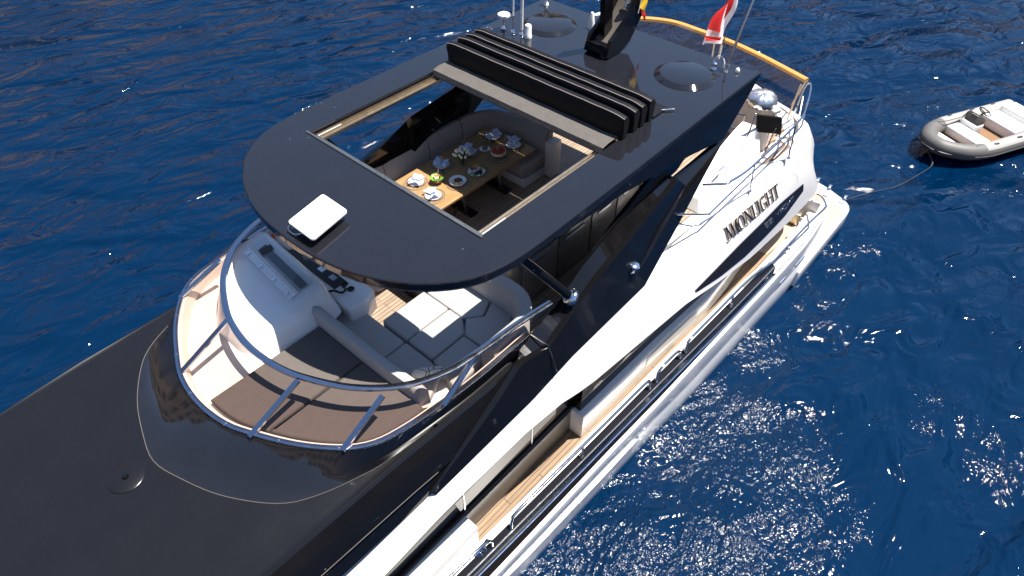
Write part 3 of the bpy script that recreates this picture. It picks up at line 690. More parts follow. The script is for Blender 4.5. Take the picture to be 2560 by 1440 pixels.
# inner edge stops at the windscreen joint and then hugs the first crease
Ir = []
for p in C1r:
    q = at_x(I_, p.x) if I_[0].x <= p.x <= I_[-1].x else None
    if p.x < I_[0].x: q = V((p.x, 2.03, p.z))
    if q is None: q = V((p.x, p.y-.03, p.z-.01))
    Ir.append(q)
Ib = [V((p.x, 1.97 if p.x < -4.0 else p.y-.03, min(4.45, p.z-.2) if p.x > -6.0 else p.z-.14-.0)) for p in Ir]
back = [V((p.x, p.y-.10, p.z-.02)) for p in lines[4]]
fin_rows = list(zip(Ib, Ir, *lines, back))
tipo = V((-8.66, 2.08, 6.10)); tipi = V((-7.45, 2.03, 6.35)); 
for sg in (1, -1):
    b = B(); rr2 = [list(r) for r in fin_rows]
    rr2 = [[V((p.x, p.y*sg, p.z)) for p in r] for r in rr2]
    b.grid(rr2, cu=True); b.poly(rr2[0]); b.poly(rr2[-1]); fin = b.build('hardtop_fin', M['black'], yacht, ang=2.5)
    b = B()
    for k in (0,):
        js = [ay(1324, 836, 2.06), ay(1358, 858, 2.25), ay(1370, 863, 2.285), ay(1381, 895, 2.36), ay(1392, 930, 2.435)]
        b.tube([V((p.x, p.y*sg, p.z+.004)) for p in js], .010, 6)
    b.build('fin_joint', M['alu'], fin)
# black gusset from the fin up to the hardtop, and the grey lining behind the dining sofa
for sg in (1,):
    g_ = [(-7.5, 6.08), (-6.4, 5.97), (-5.62, 5.80), (-6.0, 6.0), (-6.69, 6.29), (-7.1, 6.46), (-8.2, 6.5)]
    o1 = [V((x, sg*2.015, z)) for x, z in g_]; o2 = [V((x, sg*1.96, z)) for x, z in g_]; tr = tessellate_polygon([[V((x, z, 0)) for x, z in g_]])
    b = B(); b.grid([o1, o2], cu=True); b.add(o1, tr); b.add(o2, tr); b.build('fin_gusset', M['black'], yacht, ang=20)
ln = [ay(*q, -2.10) for q in ((1150, 205), (1199, 230), (1164, 276), (1060, 350), (930, 450), (880, 470), (900, 430))]
b = B(); b.poly(ln); b.poly([p+V((0, -.03, 0)) for p in ln]); b.grid([ln, [p+V((0, -.03, 0)) for p in ln]], cu=True); b.build('fin_lining', M['fabric'], yacht)
# round pole from hardtop to fin
for sg in (1, -1):
    p, q = V((-4.15, sg*1.75, 6.72)), ay(1425, 741, 2.16); q = V((q.x, q.y*sg, q.z))
    b = B(); b.tube([p, q], .062, 18); po = b.build('hardtop_pole', M['black'], yacht)
    b = B(); ax = (p-q).normalized(); b.lathe([(.115, -.03), (.115, .0), (.10, .03), (.07, .045), (.064, .06)], q, 24, axis=ax); b.build('pole_flange', M['chrome'], po)
# stainless ledge light on the fin
lp = ay(1585, 668, 2.30); b = B(); b.lathe([(.045, -.10), (.05, .0), (.075, .03), (.07, .05), (.05, .06), (0, .065)], lp, 20, axis=(0, .25, 1)); b.build('fin_light', M['chrome'], yacht)
# ---- mast
ms = thing('radar_mast', 'raked black radar mast with twin blades on the hardtop', 'mast', (-8.7, 0, 6.85))
def blade(y, sg):
    pts = [(-8.22, 6.90), (-8.30, 7.12), (-8.70, 7.38), (-8.90, 7.60), (-9.25, 8.3), (-9.62, 8.3), (-9.16, 7.48), (-9.05, 7.25), (-8.82, 6.96), (-8.6, 6.86), (-8.3, 6.86)]
    b = B(); o1 = [V((x, y-.03, z)) for x, z in pts]; o2 = [V((x, y+.03, z)) for x, z in pts]; tr = tessellate_polygon([[V((x, z, 0)) for x, z in pts]])
    b.grid([o1, o2], cu=True); b.add(o1, tr); b.add(o2, tr); b.build('mast_blade', M['black'], ms, ang=20)
blade(.13, 1); blade(-.25, -1)
b = B(); pp = [(-8.34, 6.97), (-8.6, 7.13), (-8.85, 7.33), (-9.02, 7.55), (-9.35, 8.25)]; b.grid([[V((x, -.24, z)) for x, z in pp], [V((x, .12, z)) for x, z in pp]]); b.build('mast_web', M['cabgrey'], ms)
b = B(); b.box((-8.30, -.06, 6.98), (.14, .36, .14), bev=.02); b.build('mast_foot', M['black'], ms)
b = B(); b.box((-8.47, -.12, 7.75), (.20, .09, 1.3), rot=Matrix.Rotation(.12, 3, 'Y')); b.build('mast_post', M['black'], ms)
b = B(); b.lathe([(.03, -.02), (.03, .03), (.075, .08), (.08, .1), (0, .105)], (-8.92, -.05, 7.40), 16, axis=(.6, .2, -.3)); b.lathe([(.03, -.02), (.03, .03), (.07, .08), (.075, .1), (0, .105)], (-8.95, .0, 7.58), 16, axis=(.6, .2, -.2)); b.tube([(-8.95, .05, 7.42), (-9.1, .1, 7.6)], .012); b.build('mast_horn', M['chrome'], ms)
# flags
fl = thing('courtesy_flag', 'small yellow and red courtesy flag hanging behind the mast', 'flag', (-9.1, .2, 7.3))
def cloth(pts, n=10, amp=.02, ph=0):
    a, c, d, e = [V(p) for p in pts]; rows = []
    for i in range(n+1):
        u = i/n; rows.append([a.lerp(c, u).lerp(e.lerp(d, u), j/n)+V((0, 1, 0))*amp*math.sin(u*6+j*.5+ph) for j in range(n+1)])
    return rows
ff = [ay(1608, -20, .2), ay(1600, 20, .2), ay(1613, 30, .2), ay(1622, -20, .2)]
b = B(); b.grid(cloth(ff, amp=.01)); b.build('yellow_panel', M['yellow'], fl)
ff = [ay(1600, 21, .2), ay(1611, 51, .2), ay(1615, 42, .2), ay(1613, 31, .2)]
b = B(); b.grid(cloth(ff, amp=.006)); b.build('red_panel', M['red'], fl)
b = B(); b.tube([ay(1609, -25, .2), ay(1595, 33, .2)], .008); b.build('halyard', M['flagwhite'], fl)
en = thing('ensign_flag', 'red flag with a white border flying at the stern of the flybridge', 'flag', (-12.95, .35, 4.62))
fb = [at(1803, 140, 5.3)]
base_ = V((-12.98, .32, 4.62)); tip = ay(1853, -18, -.05)
def onstaff(px, py):  # flag plane through the staff, facing the camera side
    return ay(px, py, .2)
W_ = [[(1832, -12), (1836, 0), (1815, 60), (1800, 95)], [(1826, -12), (1822, 0), (1795, 60), (1790, 85)]]
# whole flag in white, then the red field a few millimetres proud of it
o4 = [ay(1846, -15, .2), ay(1807, 106, .2), ay(1754, 112, .2), ay(1826, -15, .2)]
rows_f = cloth(o4, 14, .05)
b = B(); b.grid(rows_f); fw_ = b.build('flag_cloth', M['flagwhite'], en)
i4 = [ay(1836, -14, .27), ay(1802, 82, .27), ay(1766, 72, .27), ay(1829, -14, .27)]
b = B(); b.grid(cloth(i4, 14, .04)); b.build('red_field', M['red'], en)
i5 = [ay(1803, 93, .28), ay(1802, 101, .28), ay(1764, 102, .28), ay(1762, 90, .28)]
b = B(); b.grid(cloth(i5, 8, .01)); b.build('red_field', M['red'], en)
b = B(); b.tube([ay(1848, -12, .15), ay(1806, 112, .17), at(1798, 150, 4.9)], .016, 8); b.build('flag_staff', M['steel'], en)

# ---- folding sunroof blind
bl = thing('folding_sunroof', 'black canvas sunroof folded back in four pleats on the hardtop', 'sunroof', (-6.8, 0, 6.87))
xs_f = [-6.62, -6.86, -7.03, -7.22]
for i, xf in enumerate(xs_f):
    b = B(); rr3 = []
    hw = .10 if i == 0 else .085
    n = 34
    for k in range(n+1):
        y = -1.60+3.22*k/n; e = min(1, min(k, n-k)/1.5); sag = .003*math.sin(k*.5+i)+.003*math.sin(k*1.7+i*2)
        pin = .55+.45*e; ztop = 7.20+sag*.5-.03*(1-e)
        xo = .006*math.sin(k*.7+i*1.3)*(1-.5*e)
        wr = .012*math.sin(k*2.9+i)*(1-e)+.004*math.sin(k*1.1+2*i)
        rr3.append([(xf+.080*pin, y, 6.87), (xf+.078*pin+wr, y, 6.98), (xf+.066+wr, y, ztop-.07), (xf+.048+xo*.5, y, ztop-.015), (xf+.02, y, ztop), (xf-.03, y, ztop-.008), (xf-.058, y, ztop-.05), (xf-.075, y, 7.10), (xf-.088*pin, y, 6.87)])
    b.grid(rr3); b.poly(rr3[0]); b.poly(rr3[-1]); fo = b.build('pleat', M['canvas'], bl, ang=60)
    b = B(); b.tube([(r[3][0]+.002, r[3][1], r[3][2]+.006) for r in rr3], .006, 5); b.build('pleat_piping', M['piping'], fo)
b = B(); rr3 = []
for k in range(41):
    y = -1.58+3.14*k/40; s = .0015*math.sin(k*.9)+.001*math.sin(k*2.1)
    rr3.append([(-6.21, y, 6.80), (-6.235, y, 6.872+s), (-6.35, y, 6.893+s), (-6.50, y, 6.895-s), (-6.60, y, 6.90)])
b.grid(rr3); b.build('front_flap', M['canvasgrey'], bl, ang=60)
b = B(); b.tube([(-6.215, -1.58, 6.80), (-6.215, 1.56, 6.80)], .012, 6); b.build('pull_bar', M['blackplastic'], bl)
b = B(); b.grid([[(-7.30, y, 6.874), (-7.66, y, 6.866)] for y in (-1.6, 0, 1.62)]); b.build('rear_flap', M['canvas'], bl)
b = B(); b.tube([(-7.52, 1.60, 6.875), (-7.66, 1.72, 6.875)], .014, 8); b.build('corner_clip', M['chrome'], bl)

# ---- things standing on the hardtop
ds = thing('satellite_dish', 'flat white square satellite antenna tilted on the front of the hardtop', 'antenna', (-2.95, .0, 6.85))
c4 = [at(807, 483, 7.02), at(870, 526, 6.94), at(783, 600, 6.94), at(718, 553, 7.02)]
c4 = [at(807, 483, 7.00), at(870, 526, 6.97), at(783, 600, 6.97), at(718, 553, 7.00)]
def rslab3(c4, th, r):
    a = V(c4[0]); u = V(c4[1])-a; v_ = V(c4[3])-a; U, W2 = u.length, v_.length; u.normalize(); v_.normalize(); nn = u.cross(v_).normalized()
    if nn.z < 0: nn = -nn
    ol = rounded([(0, 0), (U, 0), (U, W2), (0, W2)], r, 6); P = lambda q, h: a+u*q[0]+v_*q[1]+nn*h
    b = B(); rws_ = [[P(q, -th) for q in offset(ol, .008)], [P(q, -th+.008) for q in ol], [P(q, -.006) for q in ol], [P(q, 0) for q in offset(ol, .006)]]
    b.grid(rws_, cu=True); b.poly(rws_[0]); b.poly(rws_[-1]); return b
rslab3(c4, .035, .045).build('antenna_panel', M['plastic'], ds)
cc = sum((V(p) for p in c4), V((0, 0, 0)))/4
b = B(); b.box((cc.x, cc.y, 6.895), (.26, .2, .09), bev=.02); b.build('antenna_mount', M['blackplastic'], ds)
b = B(); b.tube(smooth([(cc.x+.15, cc.y+.05, 6.9), (cc.x+.30, cc.y-.05, 6.875), (cc.x+.27, cc.y-.22, 6.865), (cc.x+.1, cc.y-.2, 6.87)], 5), .008, 6); b.build('antenna_cable', M['steel'], ds)
def sat(n, l, c, p, g=None): return thing(n, l, c, p, g)
p = at(1260, 74, 6.85); t = sat('gps_antenna', 'white mushroom shaped antenna on a short stem on the hardtop', 'antenna', (p.x, p.y, 6.85))
b = B(); b.lathe([(.05, 0), (.055, .03), (.03, .07), (.02, .1), (.02, .2)], (p.x, p.y, 6.85), 16); b.build('stem', M['chrome'], t)
b = B(); b.lathe([(.02, .19), (.09, .21), (.105, .235), (.10, .26), (.06, .28), (0, .285)], (p.x, p.y, 6.85), 24); b.build('cap', M['plastic'], t)
for px, lab, r, hh, z0 in (((1283, 80), 'thin white whip antenna nearest the mushroom antenna', .014, 2.4, .28), ((1304, 86), 'thick white pole antenna between whip and cylinder antenna', .024, 2.2, .08)):
    p = at(*px, 6.85); t = sat('whip_antenna', lab, 'antenna', (p.x, p.y, 6.85), 'antennas on the hardtop')
    b = B(); b.lathe([(.05, 0), (.045, .02), (.02, .05), (.02, z0)], (p.x, p.y, 6.85), 14); b.build('antenna_base', M['chrome'], t)
    b = B(); b.tube([(p.x, p.y, 6.85+z0), (p.x-.02, p.y, 6.85+hh)], r, 10); b.build('rod', M['plastic'], t)
p = at(1320, 94, 6.85); t = sat('cylinder_antenna', 'short fat white cylinder antenna beside the pole antenna', 'antenna', (p.x, p.y, 6.85))
b = B(); b.lathe([(.062, 0), (.062, .05), (.055, .06), (.055, .19), (.045, .21), (0, .215)], (p.x, p.y, 6.85), 24); b.build('body', M['plastic'], t)
p = at(1478, 70, 6.85); t = sat('deck_bracket', 'white flared post near the aft edge of the hardtop', 'post', (p.x, p.y, 6.85))
b = B(); b.lathe([(.06, 0), (.05, .1), (.03, .24), (.02, .26)], (p.x, p.y, 6.85), 16); b.build('post', M['plastic'], t)
p = at(1215, 62, 6.85)
p = at(1224, 78, 6.85); t = sat('roof_fitting', 'tiny bright metal hook at the corner of the folded sunroof', 'fitting', (p.x, p.y, 6.85)); b = B(); b.tube(smooth([(p.x, p.y-.05, 6.85), (p.x, p.y-.05, 6.9), (p.x, p.y+.05, 6.9), (p.x, p.y+.05, 6.85)], 5), .014, 8); b.build('hook', M['chrome'], t)
p = at(1365, 12, 6.85); t = sat('search_light', 'small chrome searchlight on the starboard aft corner of the hardtop', 'lamp', (p.x, p.y, 6.85))
b = B(); b.lathe([(.05, 0), (.045, .03), (.02, .06), (.02, .12)], (p.x, p.y, 6.85), 14); b.build('stand', M['plastic'], t); b = B(); b.lathe([(.02, -.08), (.05, -.06), (.06, .05), (.05, .07), (0, .075)], (p.x, p.y, 7.02), 16, axis=(1, .5, 0)); b.build('lamp_housing', M['chrome'], t)
p0_ = at(1816, 180, 6.85); t = sat('whip_antenna', 'long pale blue whip antenna leaning aft beside the ensign', 'antenna', (p0_.x, p0_.y, 6.85), 'antennas on the hardtop')
b = B(); b.lathe([(.05, 0), (.045, .02), (.022, .05), (.022, .12)], (p0_.x, p0_.y, 6.85), 14); b.build('antenna_base', M['chrome'], t)
b = B(); a_ = ay(1820, 158, p0_.y+.0); e_ = ay(1890, -14, p0_.y); b.tube([V((p0_.x, p0_.y, 6.95)), a_, e_], .022, 10); b.build('rod', M['steel'], t)
p = at(1784, 174, 6.85); t = sat('hook_fitting', 'chrome fitting with a looped white line by the leaning antenna', 'fitting', (p.x, p.y, 6.85)); b = B(); b.lathe([(.05, 0), (.05, .02), (.025, .05), (.035, .1), (0, .13)], (p.x, p.y, 6.85), 14); b.build('fitting_body', M['chrome'], t)
b = B(); lc = ay(1797, 161, p.y); b.tube([lc+V((0, .09*math.cos(a), .13*math.sin(a))) for a in [i*PI/9 for i in range(18)]], .010, 6, closed=True); b.build('line_loop', M['flagwhite'], t)
p = at(1843, 180, 6.85); t = sat('roof_fitting', 'tiny white knob at the port aft corner of the hardtop', 'fitting', (p.x, p.y, 6.85)); b = B(); b.lathe([(.03, 0), (.035, .03), (.02, .06), (0, .07)], (p.x, p.y, 6.85), 12); b.build('knob', M['plastic'], t)

# ---- rails
def rail(name, pts, r=.019, parent=yacht, m='chrome', n=5): 
    b = B(); b.tube(smooth(pts, n), r, 10); return b.build(name, M[m], parent)
ar = rail('aft_rail', [ay(1756, 462, 2.05), at(1815, 459, 5.42), at(1828, 452, 5.42), at(1870, 425, 5.42), at(1930, 370, 5.42), at(2000, 300, 5.42), at(2018, 262, 5.42), at(2027, 222, 5.5), at(2024, 207, 5.52), at(2014, 218, 5.4), at(1995, 262, 5.0), at(1984, 290, 4.66)], .020)
rail('lower_bar', [ay(1692, 535, 2.24), at(1768, 535, 5.02), at(1782, 526, 5.02), at(1870, 441, 5.02), at(1990, 331, 5.02), at(2008, 300, 5.02), at(2017, 262, 5.1)], .017, ar)
for f_, t_ in (((1873, 477), (1886, 412)), ((1970, 395), (1990, 310)), ((1997, 300), (2008, 240))):
    a_ = at(*f_, 4.63); c_ = at(*t_, 5.42); b = B(); b.tube([a_, c_], .017, 8); b.lathe([(.04, 0), (.03, .02), (.018, .03)], a_, 12); b.build('rail_stanchion', M['chrome'], ar)
# glass balustrade with varnished cap at the stern of the flybridge
cp = smooth([(-11.75, -2.25, 5.6), (-12.30, -1.95, 5.6), (-12.68, -1.3, 5.6), (-12.70, -.6, 5.6), (-12.66, .15, 5.6), (-12.52, .85, 5.6), (-12.36, 1.42, 5.6), (-12.20, 1.95, 5.6)], 6)
gl = B(); gl.grid([[p+V((0, 0, -.03)), V((p.x-.16, p.y, 4.70))] for p in cp]); go = gl.build('glass_balustrade', M['sternglass'], yacht)
b = B(); rr3 = []
for i, p in enumerate(cp):
    a = cp[max(0, i-1)]; c = cp[min(len(cp)-1, i+1)]; t = (c-a).normalized(); s_ = V((-t.y, t.x, 0))*.055
    rr3.append([p+s_+V((0, 0, -.035)), p+s_+V((0, 0, .02)), p+s_*.6+V((0, 0, .035)), p-s_*.6+V((0, 0, .035)), p-s_+V((0, 0, .02)), p-s_+V((0, 0, -.035))])
b.grid(rr3, cu=True); b.poly(rr3[0]); b.poly(rr3[-1]); b.build('wooden_cap', M['capwood'], go)
for px, top_ in (((1778, 157), (1790, 88)), ((1793, 166), (1806, 96)), ((1980, 262), (2018, 200)), ((1968, 300), (2003, 212))):
    a_, c_ = at(*px, 4.75), at(*top_, 5.56); b = B(); b.tube([a_, c_], .02, 8); b.build('glass_post', M['alu'], go)
b = B(); b.tube([at(1480, 40, 5.6), at(1530, 26, 5.6), at(1600, 30, 5.6)], .035, 8); b.build('cap_extension', M['plastic'], go)
# side deck hand rails on the bulwark
def side_rail(pts, posts):
    r = rail('bulwark_rail', pts, .024, yacht, n=4)
    for a_, c_ in posts:
        b = B(); b.tube([a_, c_], .019, 8); b.lathe([(.042, 0), (.032, .02), (.02, .035)], a_, 12); b.build('rail_stanchion', M['chrome'], r)
def ra(x, z=2.66): return V((x, interp(AY, x)+.045, z+sheer(x)))
def foot(x): return V((x, interp(AY, x)+.06, 2.375+sheer(x)))
side_rail([ra(2.5), ra(.5), ra(-1.0), ra(-2.2), ra(-2.75, 2.64), ra(-2.9, 2.55), V((-2.92, interp(AY, -2.92)+.05, 2.38))], [(foot(-1.2), ra(-1.2)), (foot(.6), ra(.6))])
side_rail([foot(-3.3), ra(-3.33, 2.55), ra(-3.45, 2.64), ra(-4.2), ra(-5.6), ra(-6.55, 2.64), ra(-6.68, 2.55), foot(-6.7)], [(foot(-4.9), ra(-4.9))])
side_rail([foot(-6.9), ra(-6.92, 2.55), ra(-7.05, 2.64), ra(-7.45, 2.64), ra(-7.6, 2.55), foot(-7.62)], [])
e_ = [at(1930, 656, 2.62), at(1962, 622, 2.6), at(2020, 560, 2.6), at(2060, 522, 2.6), at(2064, 510, 2.6), at(2055, 494, 2.55), at(2041, 487, 2.45), at(2034, 496, 2.2), at(2031, 508, 1.95)]
side_rail([foot(-7.8), ra(-7.83, 2.55), ra(-7.95, 2.64), ra(-8.8), ra(-10)]+e_, [(foot(-9.35), ra(-9.35)), (at(1971, 622, 2.15), at(1981, 602, 2.58))])
# mooring fittings
def cleat(p, rz_, lab, g='bollards and cleats on the port side deck'):
    t = thing('mooring_cleat', lab, 'cleat', p, g, rz_)
    b = B(); b.lathe([(.05, 0), (.04, .03), (.025, .06), (.025, .1)], (.05, 0, 0), 12); b.lathe([(.05, 0), (.04, .03), (.025, .06), (.025, .1)], (-.05, 0, 0), 12); b.build('cleat_base', M['chrome'], t, local=True)
    b = B(); b.tube(smooth([(-.15, 0, .12), (-.06, 0, .105), (.06, 0, .105), (.15, 0, .12)], 4), .024, 8); b.build('cleat_horn', M['chrome'], t, local=True)
p = V((-2.88, interp(AY, -2.88)+.0, 2.385)); cleat((p.x+.12, p.y, 2.385), .1, 'chrome mooring cleat on the black bulwark between two hand rails')
for px, s_, lab in (((1973, 606), 1.0, 'low brass coloured winch drum at the aft port deck, foremost of three'), ((1987, 591), .8, 'middle chrome winch drum on the aft port deck'), ((2000, 577), .7, 'small pale winch drum on the aft port deck next to the gate')):
    p = at(*px, 1.9); t = thing('winch', lab, 'winch', (p.x, p.y, 1.755), 'winches on the aft port side deck')
    b = B(); b.lathe([(.13*s_, 0), (.12*s_, .05), (.085*s_, .09), (.085*s_, .16), (.11*s_, .2), (.11*s_, .23), (.05*s_, .25), (0, .255)], (p.x, p.y, 1.755), 20); b.build('drum', M['alu'] if s_ == 1 else M['chrome'], t)
p = at(2018, 527, 2.0); t = thing('boarding_gate', 'beige folding boarding gate panel beside the stern hand rail', 'gate', (p.x, p.y, 1.76))
b = B(); b.box((p.x, p.y, 2.05), (.05, .42, .5), rz=.25, bev=.015); b.build('gate_panel', M['cream'], t); b = B(); b.box((p.x+.28, p.y-.12, 1.92), (.22, .2, .3), rz=.2, bev=.02); b.build('gate_step', M['alu'], t)

# ---- helm console
hc = B()
topP = [(-3.08, -1.86), (-2.98, -.30), (-2.50, -.22), (-2.05, -.25), (-1.86, -.55), (-1.93, -1.05), (-2.22, -1.50), (-2.55, -1.80)]
botP = [(-3.12, -1.92), (-3.05, -.10), (-2.55, -.02), (-1.98, -.10), (-1.72, -.45), (-1.74, -1.05), (-2.05, -1.52), (-2.5, -1.86)]
tp = rounded(topP, .12, 4); bp_ = rounded(botP, .12, 4)
zt = lambda x: 5.60 if x < -2.8 else 5.60-(x+2.8)*.09
rws = [[(x, y, 5.20) for x, y in bp_], [(x*.5+u*.5, y*.5+v_*.5, 5.40) for (x, y), (u, v_) in zip(bp_, tp)], [(x, y, zt(x)-.03) for x, y in offset(tp, -.015)], [(x, y, zt(x)) for x, y in offset(tp, .03)]]
hc.grid(rws, cu=True); hc.add(rws[-1], tessellate_polygon([[V((x, y, 0)) for x, y, z in rws[-1]]]))
helm = hc.build('helm_console', M['white'], yacht, ang=50)
# recessed instrument bay under a clear lid, hinges, dashboard lip with cup holders
bay = Z(5.62, (640, 590), (690, 560), (835, 680), (795, 745))
bay = [V((-2.62, -1.62, 5.604)), V((-3.02, -1.70, 5.612)), V((-2.92, -.42, 5.612)), V((-2.52, -.42, 5.60))]
def inq(u, v_): return bay[0].lerp(bay[3], v_).lerp(bay[1].lerp(bay[2], v_), u)
b = B(); b.grid([[inq(u, v_) for u in (.0, .30)] for v_ in (0, 1)]); b.build('hinge_strip', M['plastic'], helm)
b = B(); b.grid([[inq(.36, 0)+V((0, 0, .003)), inq(.97, 0)+V((0, 0, .003))], [inq(.36, 1)+V((0, 0, .003)), inq(.97, 1)+V((0, 0, .003))]]); b.build('instrument_lid', M['clear'], helm)
b = B(); b.grid([[inq(.50, .12)+V((0, 0, .0015)), inq(.78, .12)+V((0, 0, .0015))], [inq(.50, .97)+V((0, 0, .0015)), inq(.78, .97)+V((0, 0, .0015))]]); b.build('instrument_slot', M['rubbergrey'], helm)
b = B(); b.grid([[inq(.42, .13)+V((0, 0, .006)), inq(.90, .17)+V((0, 0, .006))], [inq(.42, .24)+V((0, 0, .006)), inq(.85, .27)+V((0, 0, .006))]]); b.build('instrument_screen', M['blackplastic'], helm)
b = B(); b.tube([inq(.35, 0)+V((0, 0, .005)), inq(.35, 1)+V((0, 0, .005))], .012, 6); b.build('lid_edge', M['red'] if False else M['cream'], helm)
for v_ in (.08, .36, .64, .92):
    q = inq(.10, v_); b = B(); b.box((q.x, q.y, q.z+.012), (.05, .025, .02), rz=.4); b.build('lid_hinge', M['chrome'], helm)
dash = rounded([(-3.10, -1.95), (-3.06, .02), (-3.30, .06), (-3.52, -.02), (-3.50, -1.9)], .05, 4)
b = B(); b.slab(dash, 4.95, 5.30, .05, 0); dsh = b.build('dashboard', M['white'], yacht)
b = B(); b.bb(-3.36, -3.16, -1.75, -.42, 5.30, 5.312); b.build('control_panel', M['blackplastic'], dsh)
for yy_ in (-1.5, -1.2, -.85, -.6):
    b = B(); b.bb(-3.32, -3.24, yy_-.06, yy_+.05, 5.311, 5.318); b.build('gauge', M['steel'] if yy_ > -.9 else M['cab'], dsh)
for px in ((861, 710), (877, 722)):
    p = at(*px, 5.31); b = B(); b.lathe([(.045, 0), (.05, .012), (.042, .014), (.038, .004), (0, .002)], (p.x, p.y, 5.30), 20); b.build('cup_holder', M['blackplastic'], dsh)
p = at(848, 735, 5.3); b = B(); b.tube(smooth([(p.x+.16, p.y-.14, 5.31), (p.x+.05, p.y-.06, 5.36), (p.x-.02, p.y+.03, 5.33), (p.x-.09, p.y+.04, 5.35), (p.x-.10, p.y-.05, 5.33)], 5), .016, 8); b.build('throttle_lever', M['blackplastic'], dsh)
# starboard companionway mouldings and an orange lens
b = B(); b.slab([(-3.9, -1.98), (-3.2, -1.98), (-3.2, -1.5), (-3.9, -1.5)], 4.9, 5.34, .04, 0, rr=.06); b.build('side_moulding', M['cream'], yacht)
p = at(683, 592, 5.36); b = B(); b.lathe([(.03, 0), (.035, .03), (.02, .05), (0, .055)], (p.x, p.y, 5.345), 14); b.build('orange_lens', M['lamp'], yacht)
hs = thing('helm_seat', 'pale pedestal seat at the helm, mostly under the hardtop', 'seat', (-3.98, -.68, 4.607))
b = B(); b.lathe([(.15, 0), (.15, .03), (.10, .05), (.06, .09), (.055, .5)], (-3.98, -.68, 4.607), 24); b.build('pedestal', M['cream'], hs)
b = B(); b.slab([(-4.3, -1.0), (-3.72, -1.0), (-3.72, -.38), (-4.3, -.38)], 5.1, 5.25, .05, rr=.08); b.build('seat', M['fabric'], hs)
b = B(); b.box((-4.36, -.69, 5.5), (.12, .6, .5), bev=.05); b.build('backrest', M['fabric'], hs)

# ---- forward lounge: sunpad, backrest, U sofa
sp = thing('sunpad', 'dark brown two part sunpad behind the flybridge windscreen', 'sunpad', (-1.9, .9, 5.215))
edge = [(p.x, p.y) for p in inset(FF, .155)]
def cut(pts, y0, y1, xmin):
    c = [(x, y) for x, y in pts if y0 <= y <= y1 and x > xmin]; c.sort(key=lambda q: q[1]); return c
c1 = cut(edge, -.04, .815, -2.4); c1 = [(interp([(y, x) for x, y in edge if x > -2.4], -.04), -.04)]+c1+[(interp([(y, x) for x, y in edge if x > -2.4], .815), .815)]
b = B(); b.slab(c1+[(-2.62, .815), (-2.62, -.04)], 5.217, 5.315, .035, .008); b.build('pad_cushion', M['pad'], sp)
c2 = cut(edge, .83, 1.9, -2.72)
b = B(); b.slab([(interp([(y, x) for x, y in edge if x > -2.4], .83), .83)]+c2+[(-2.66, 1.86), (-2.62, .83)], 5.217, 5.315, .035, .008); b.build('pad_cushion', M['pad'], sp)
ls = thing('lounge_sofa', 'grey U shaped lounge sofa behind the sunpad on the port side', 'sofa', (-3.7, 1.0, 4.607))
def cush(pts, z0=4.93, z1=5.06, r=.032, name='seat_cushion', m='seatgrey', rr_=.035, crown=.005):
    b = B(); b.slab(pts, z0, z1, r, crown, rr=rr_); return b.build(name, M[m], ls)
cush([(-2.80, -.33), (-2.80, .785), (-3.30, .785), (-3.30, -.33)])
cush([(-2.80, .80), (-2.80, 1.72), (-3.26, 1.50), (-3.305, 1.27), (-3.305, .80)])
cush([(-3.33, .30), (-3.33, .79), (-4.08, .79), (-4.08, .30)], z1=5.075, name='centre_cushion')
cush([(-3.33, .805), (-3.33, 1.26), (-3.90, 1.26), (-4.08, 1.06), (-4.08, .805)], z1=5.075, name='centre_cushion')
cush([(-4.095, .34), (-4.095, 1.06), (-4.30, 1.22), (-4.57, 1.10), (-4.57, .34)])
cush([(-4.11, 1.08), (-3.90, 1.28), (-3.90, 1.74), (-4.25, 1.74), (-4.57, 1.50), (-4.57, 1.12), (-4.31, 1.24)], name='corner_cushion')
cush([(-3.32, 1.275), (-3.885, 1.275), (-3.885, 1.74), (-3.20, 1.80), (-3.27, 1.52)])
b = B(); b.prism([(-2.8, -.28), (-2.8, 1.8), (-4.6, 1.8), (-4.6, .38), (-4.0, .36), (-3.25, .34), (-3.25, -.28)], 4.608, 4.93); b.build('sofa_base', M['white'], ls)
bk = smooth([(-4.60, .30, 0), (-4.60, 1.0, 0), (-4.60, 1.45, 0), (-4.50, 1.68, 0), (-4.28, 1.80, 0), (-4.0, 1.81, 0), (-3.7, 1.82, 0)], 5)
b = B(); rr3 = []
for i, p in enumerate(bk):
    a = bk[max(0, i-1)]; c = bk[min(len(bk)-1, i+1)]; t = (c-a).normalized(); nn = V((t.y, -t.x, 0)); nn = nn if nn.dot(V((-3.6, .8, 0))-p) > 0 else -nn
    tap = 1
    hh = .42
    rr3.append([V((p.x, p.y, 4.95))+nn*.05, V((p.x, p.y, 5.06+hh*.7))+nn*.03, V((p.x, p.y, 5.03+hh))+nn*.0, V((p.x, p.y, 5.06+hh))-nn*.04, V((p.x, p.y, 5.06+hh))-nn*.13*tap, V((p.x, p.y, 5.02+hh))-nn*.165*tap, V((p.x, p.y, 4.62))-nn*.17*tap])
b.grid(rr3); b.poly(rr3[0]); b.poly(rr3[-1]); b.build('backrest', M['seatgrey'], ls, ang=50)
b = B(); rr3 = []
for i in range(25):
    y = -.22+2.0*i/24; e = min(1, min(i, 24-i)/1.5+.35); x = -2.70-.06*max(0, y-1.2)
    rr3.append([(x+.085, y, 5.10), (x+.07, y, 5.38), (x+.05*e, y, 5.47+.02*e), (x, y, 5.48+.03*e), (x-.06*e, y, 5.465+.02*e), (x-.085, y, 5.40), (x-.10, y, 5.05)])
b.grid(rr3); b.poly(rr3[0]); b.poly(rr3[-1]); b.build('forward_backrest', M['seatgrey'], ls, ang=50)
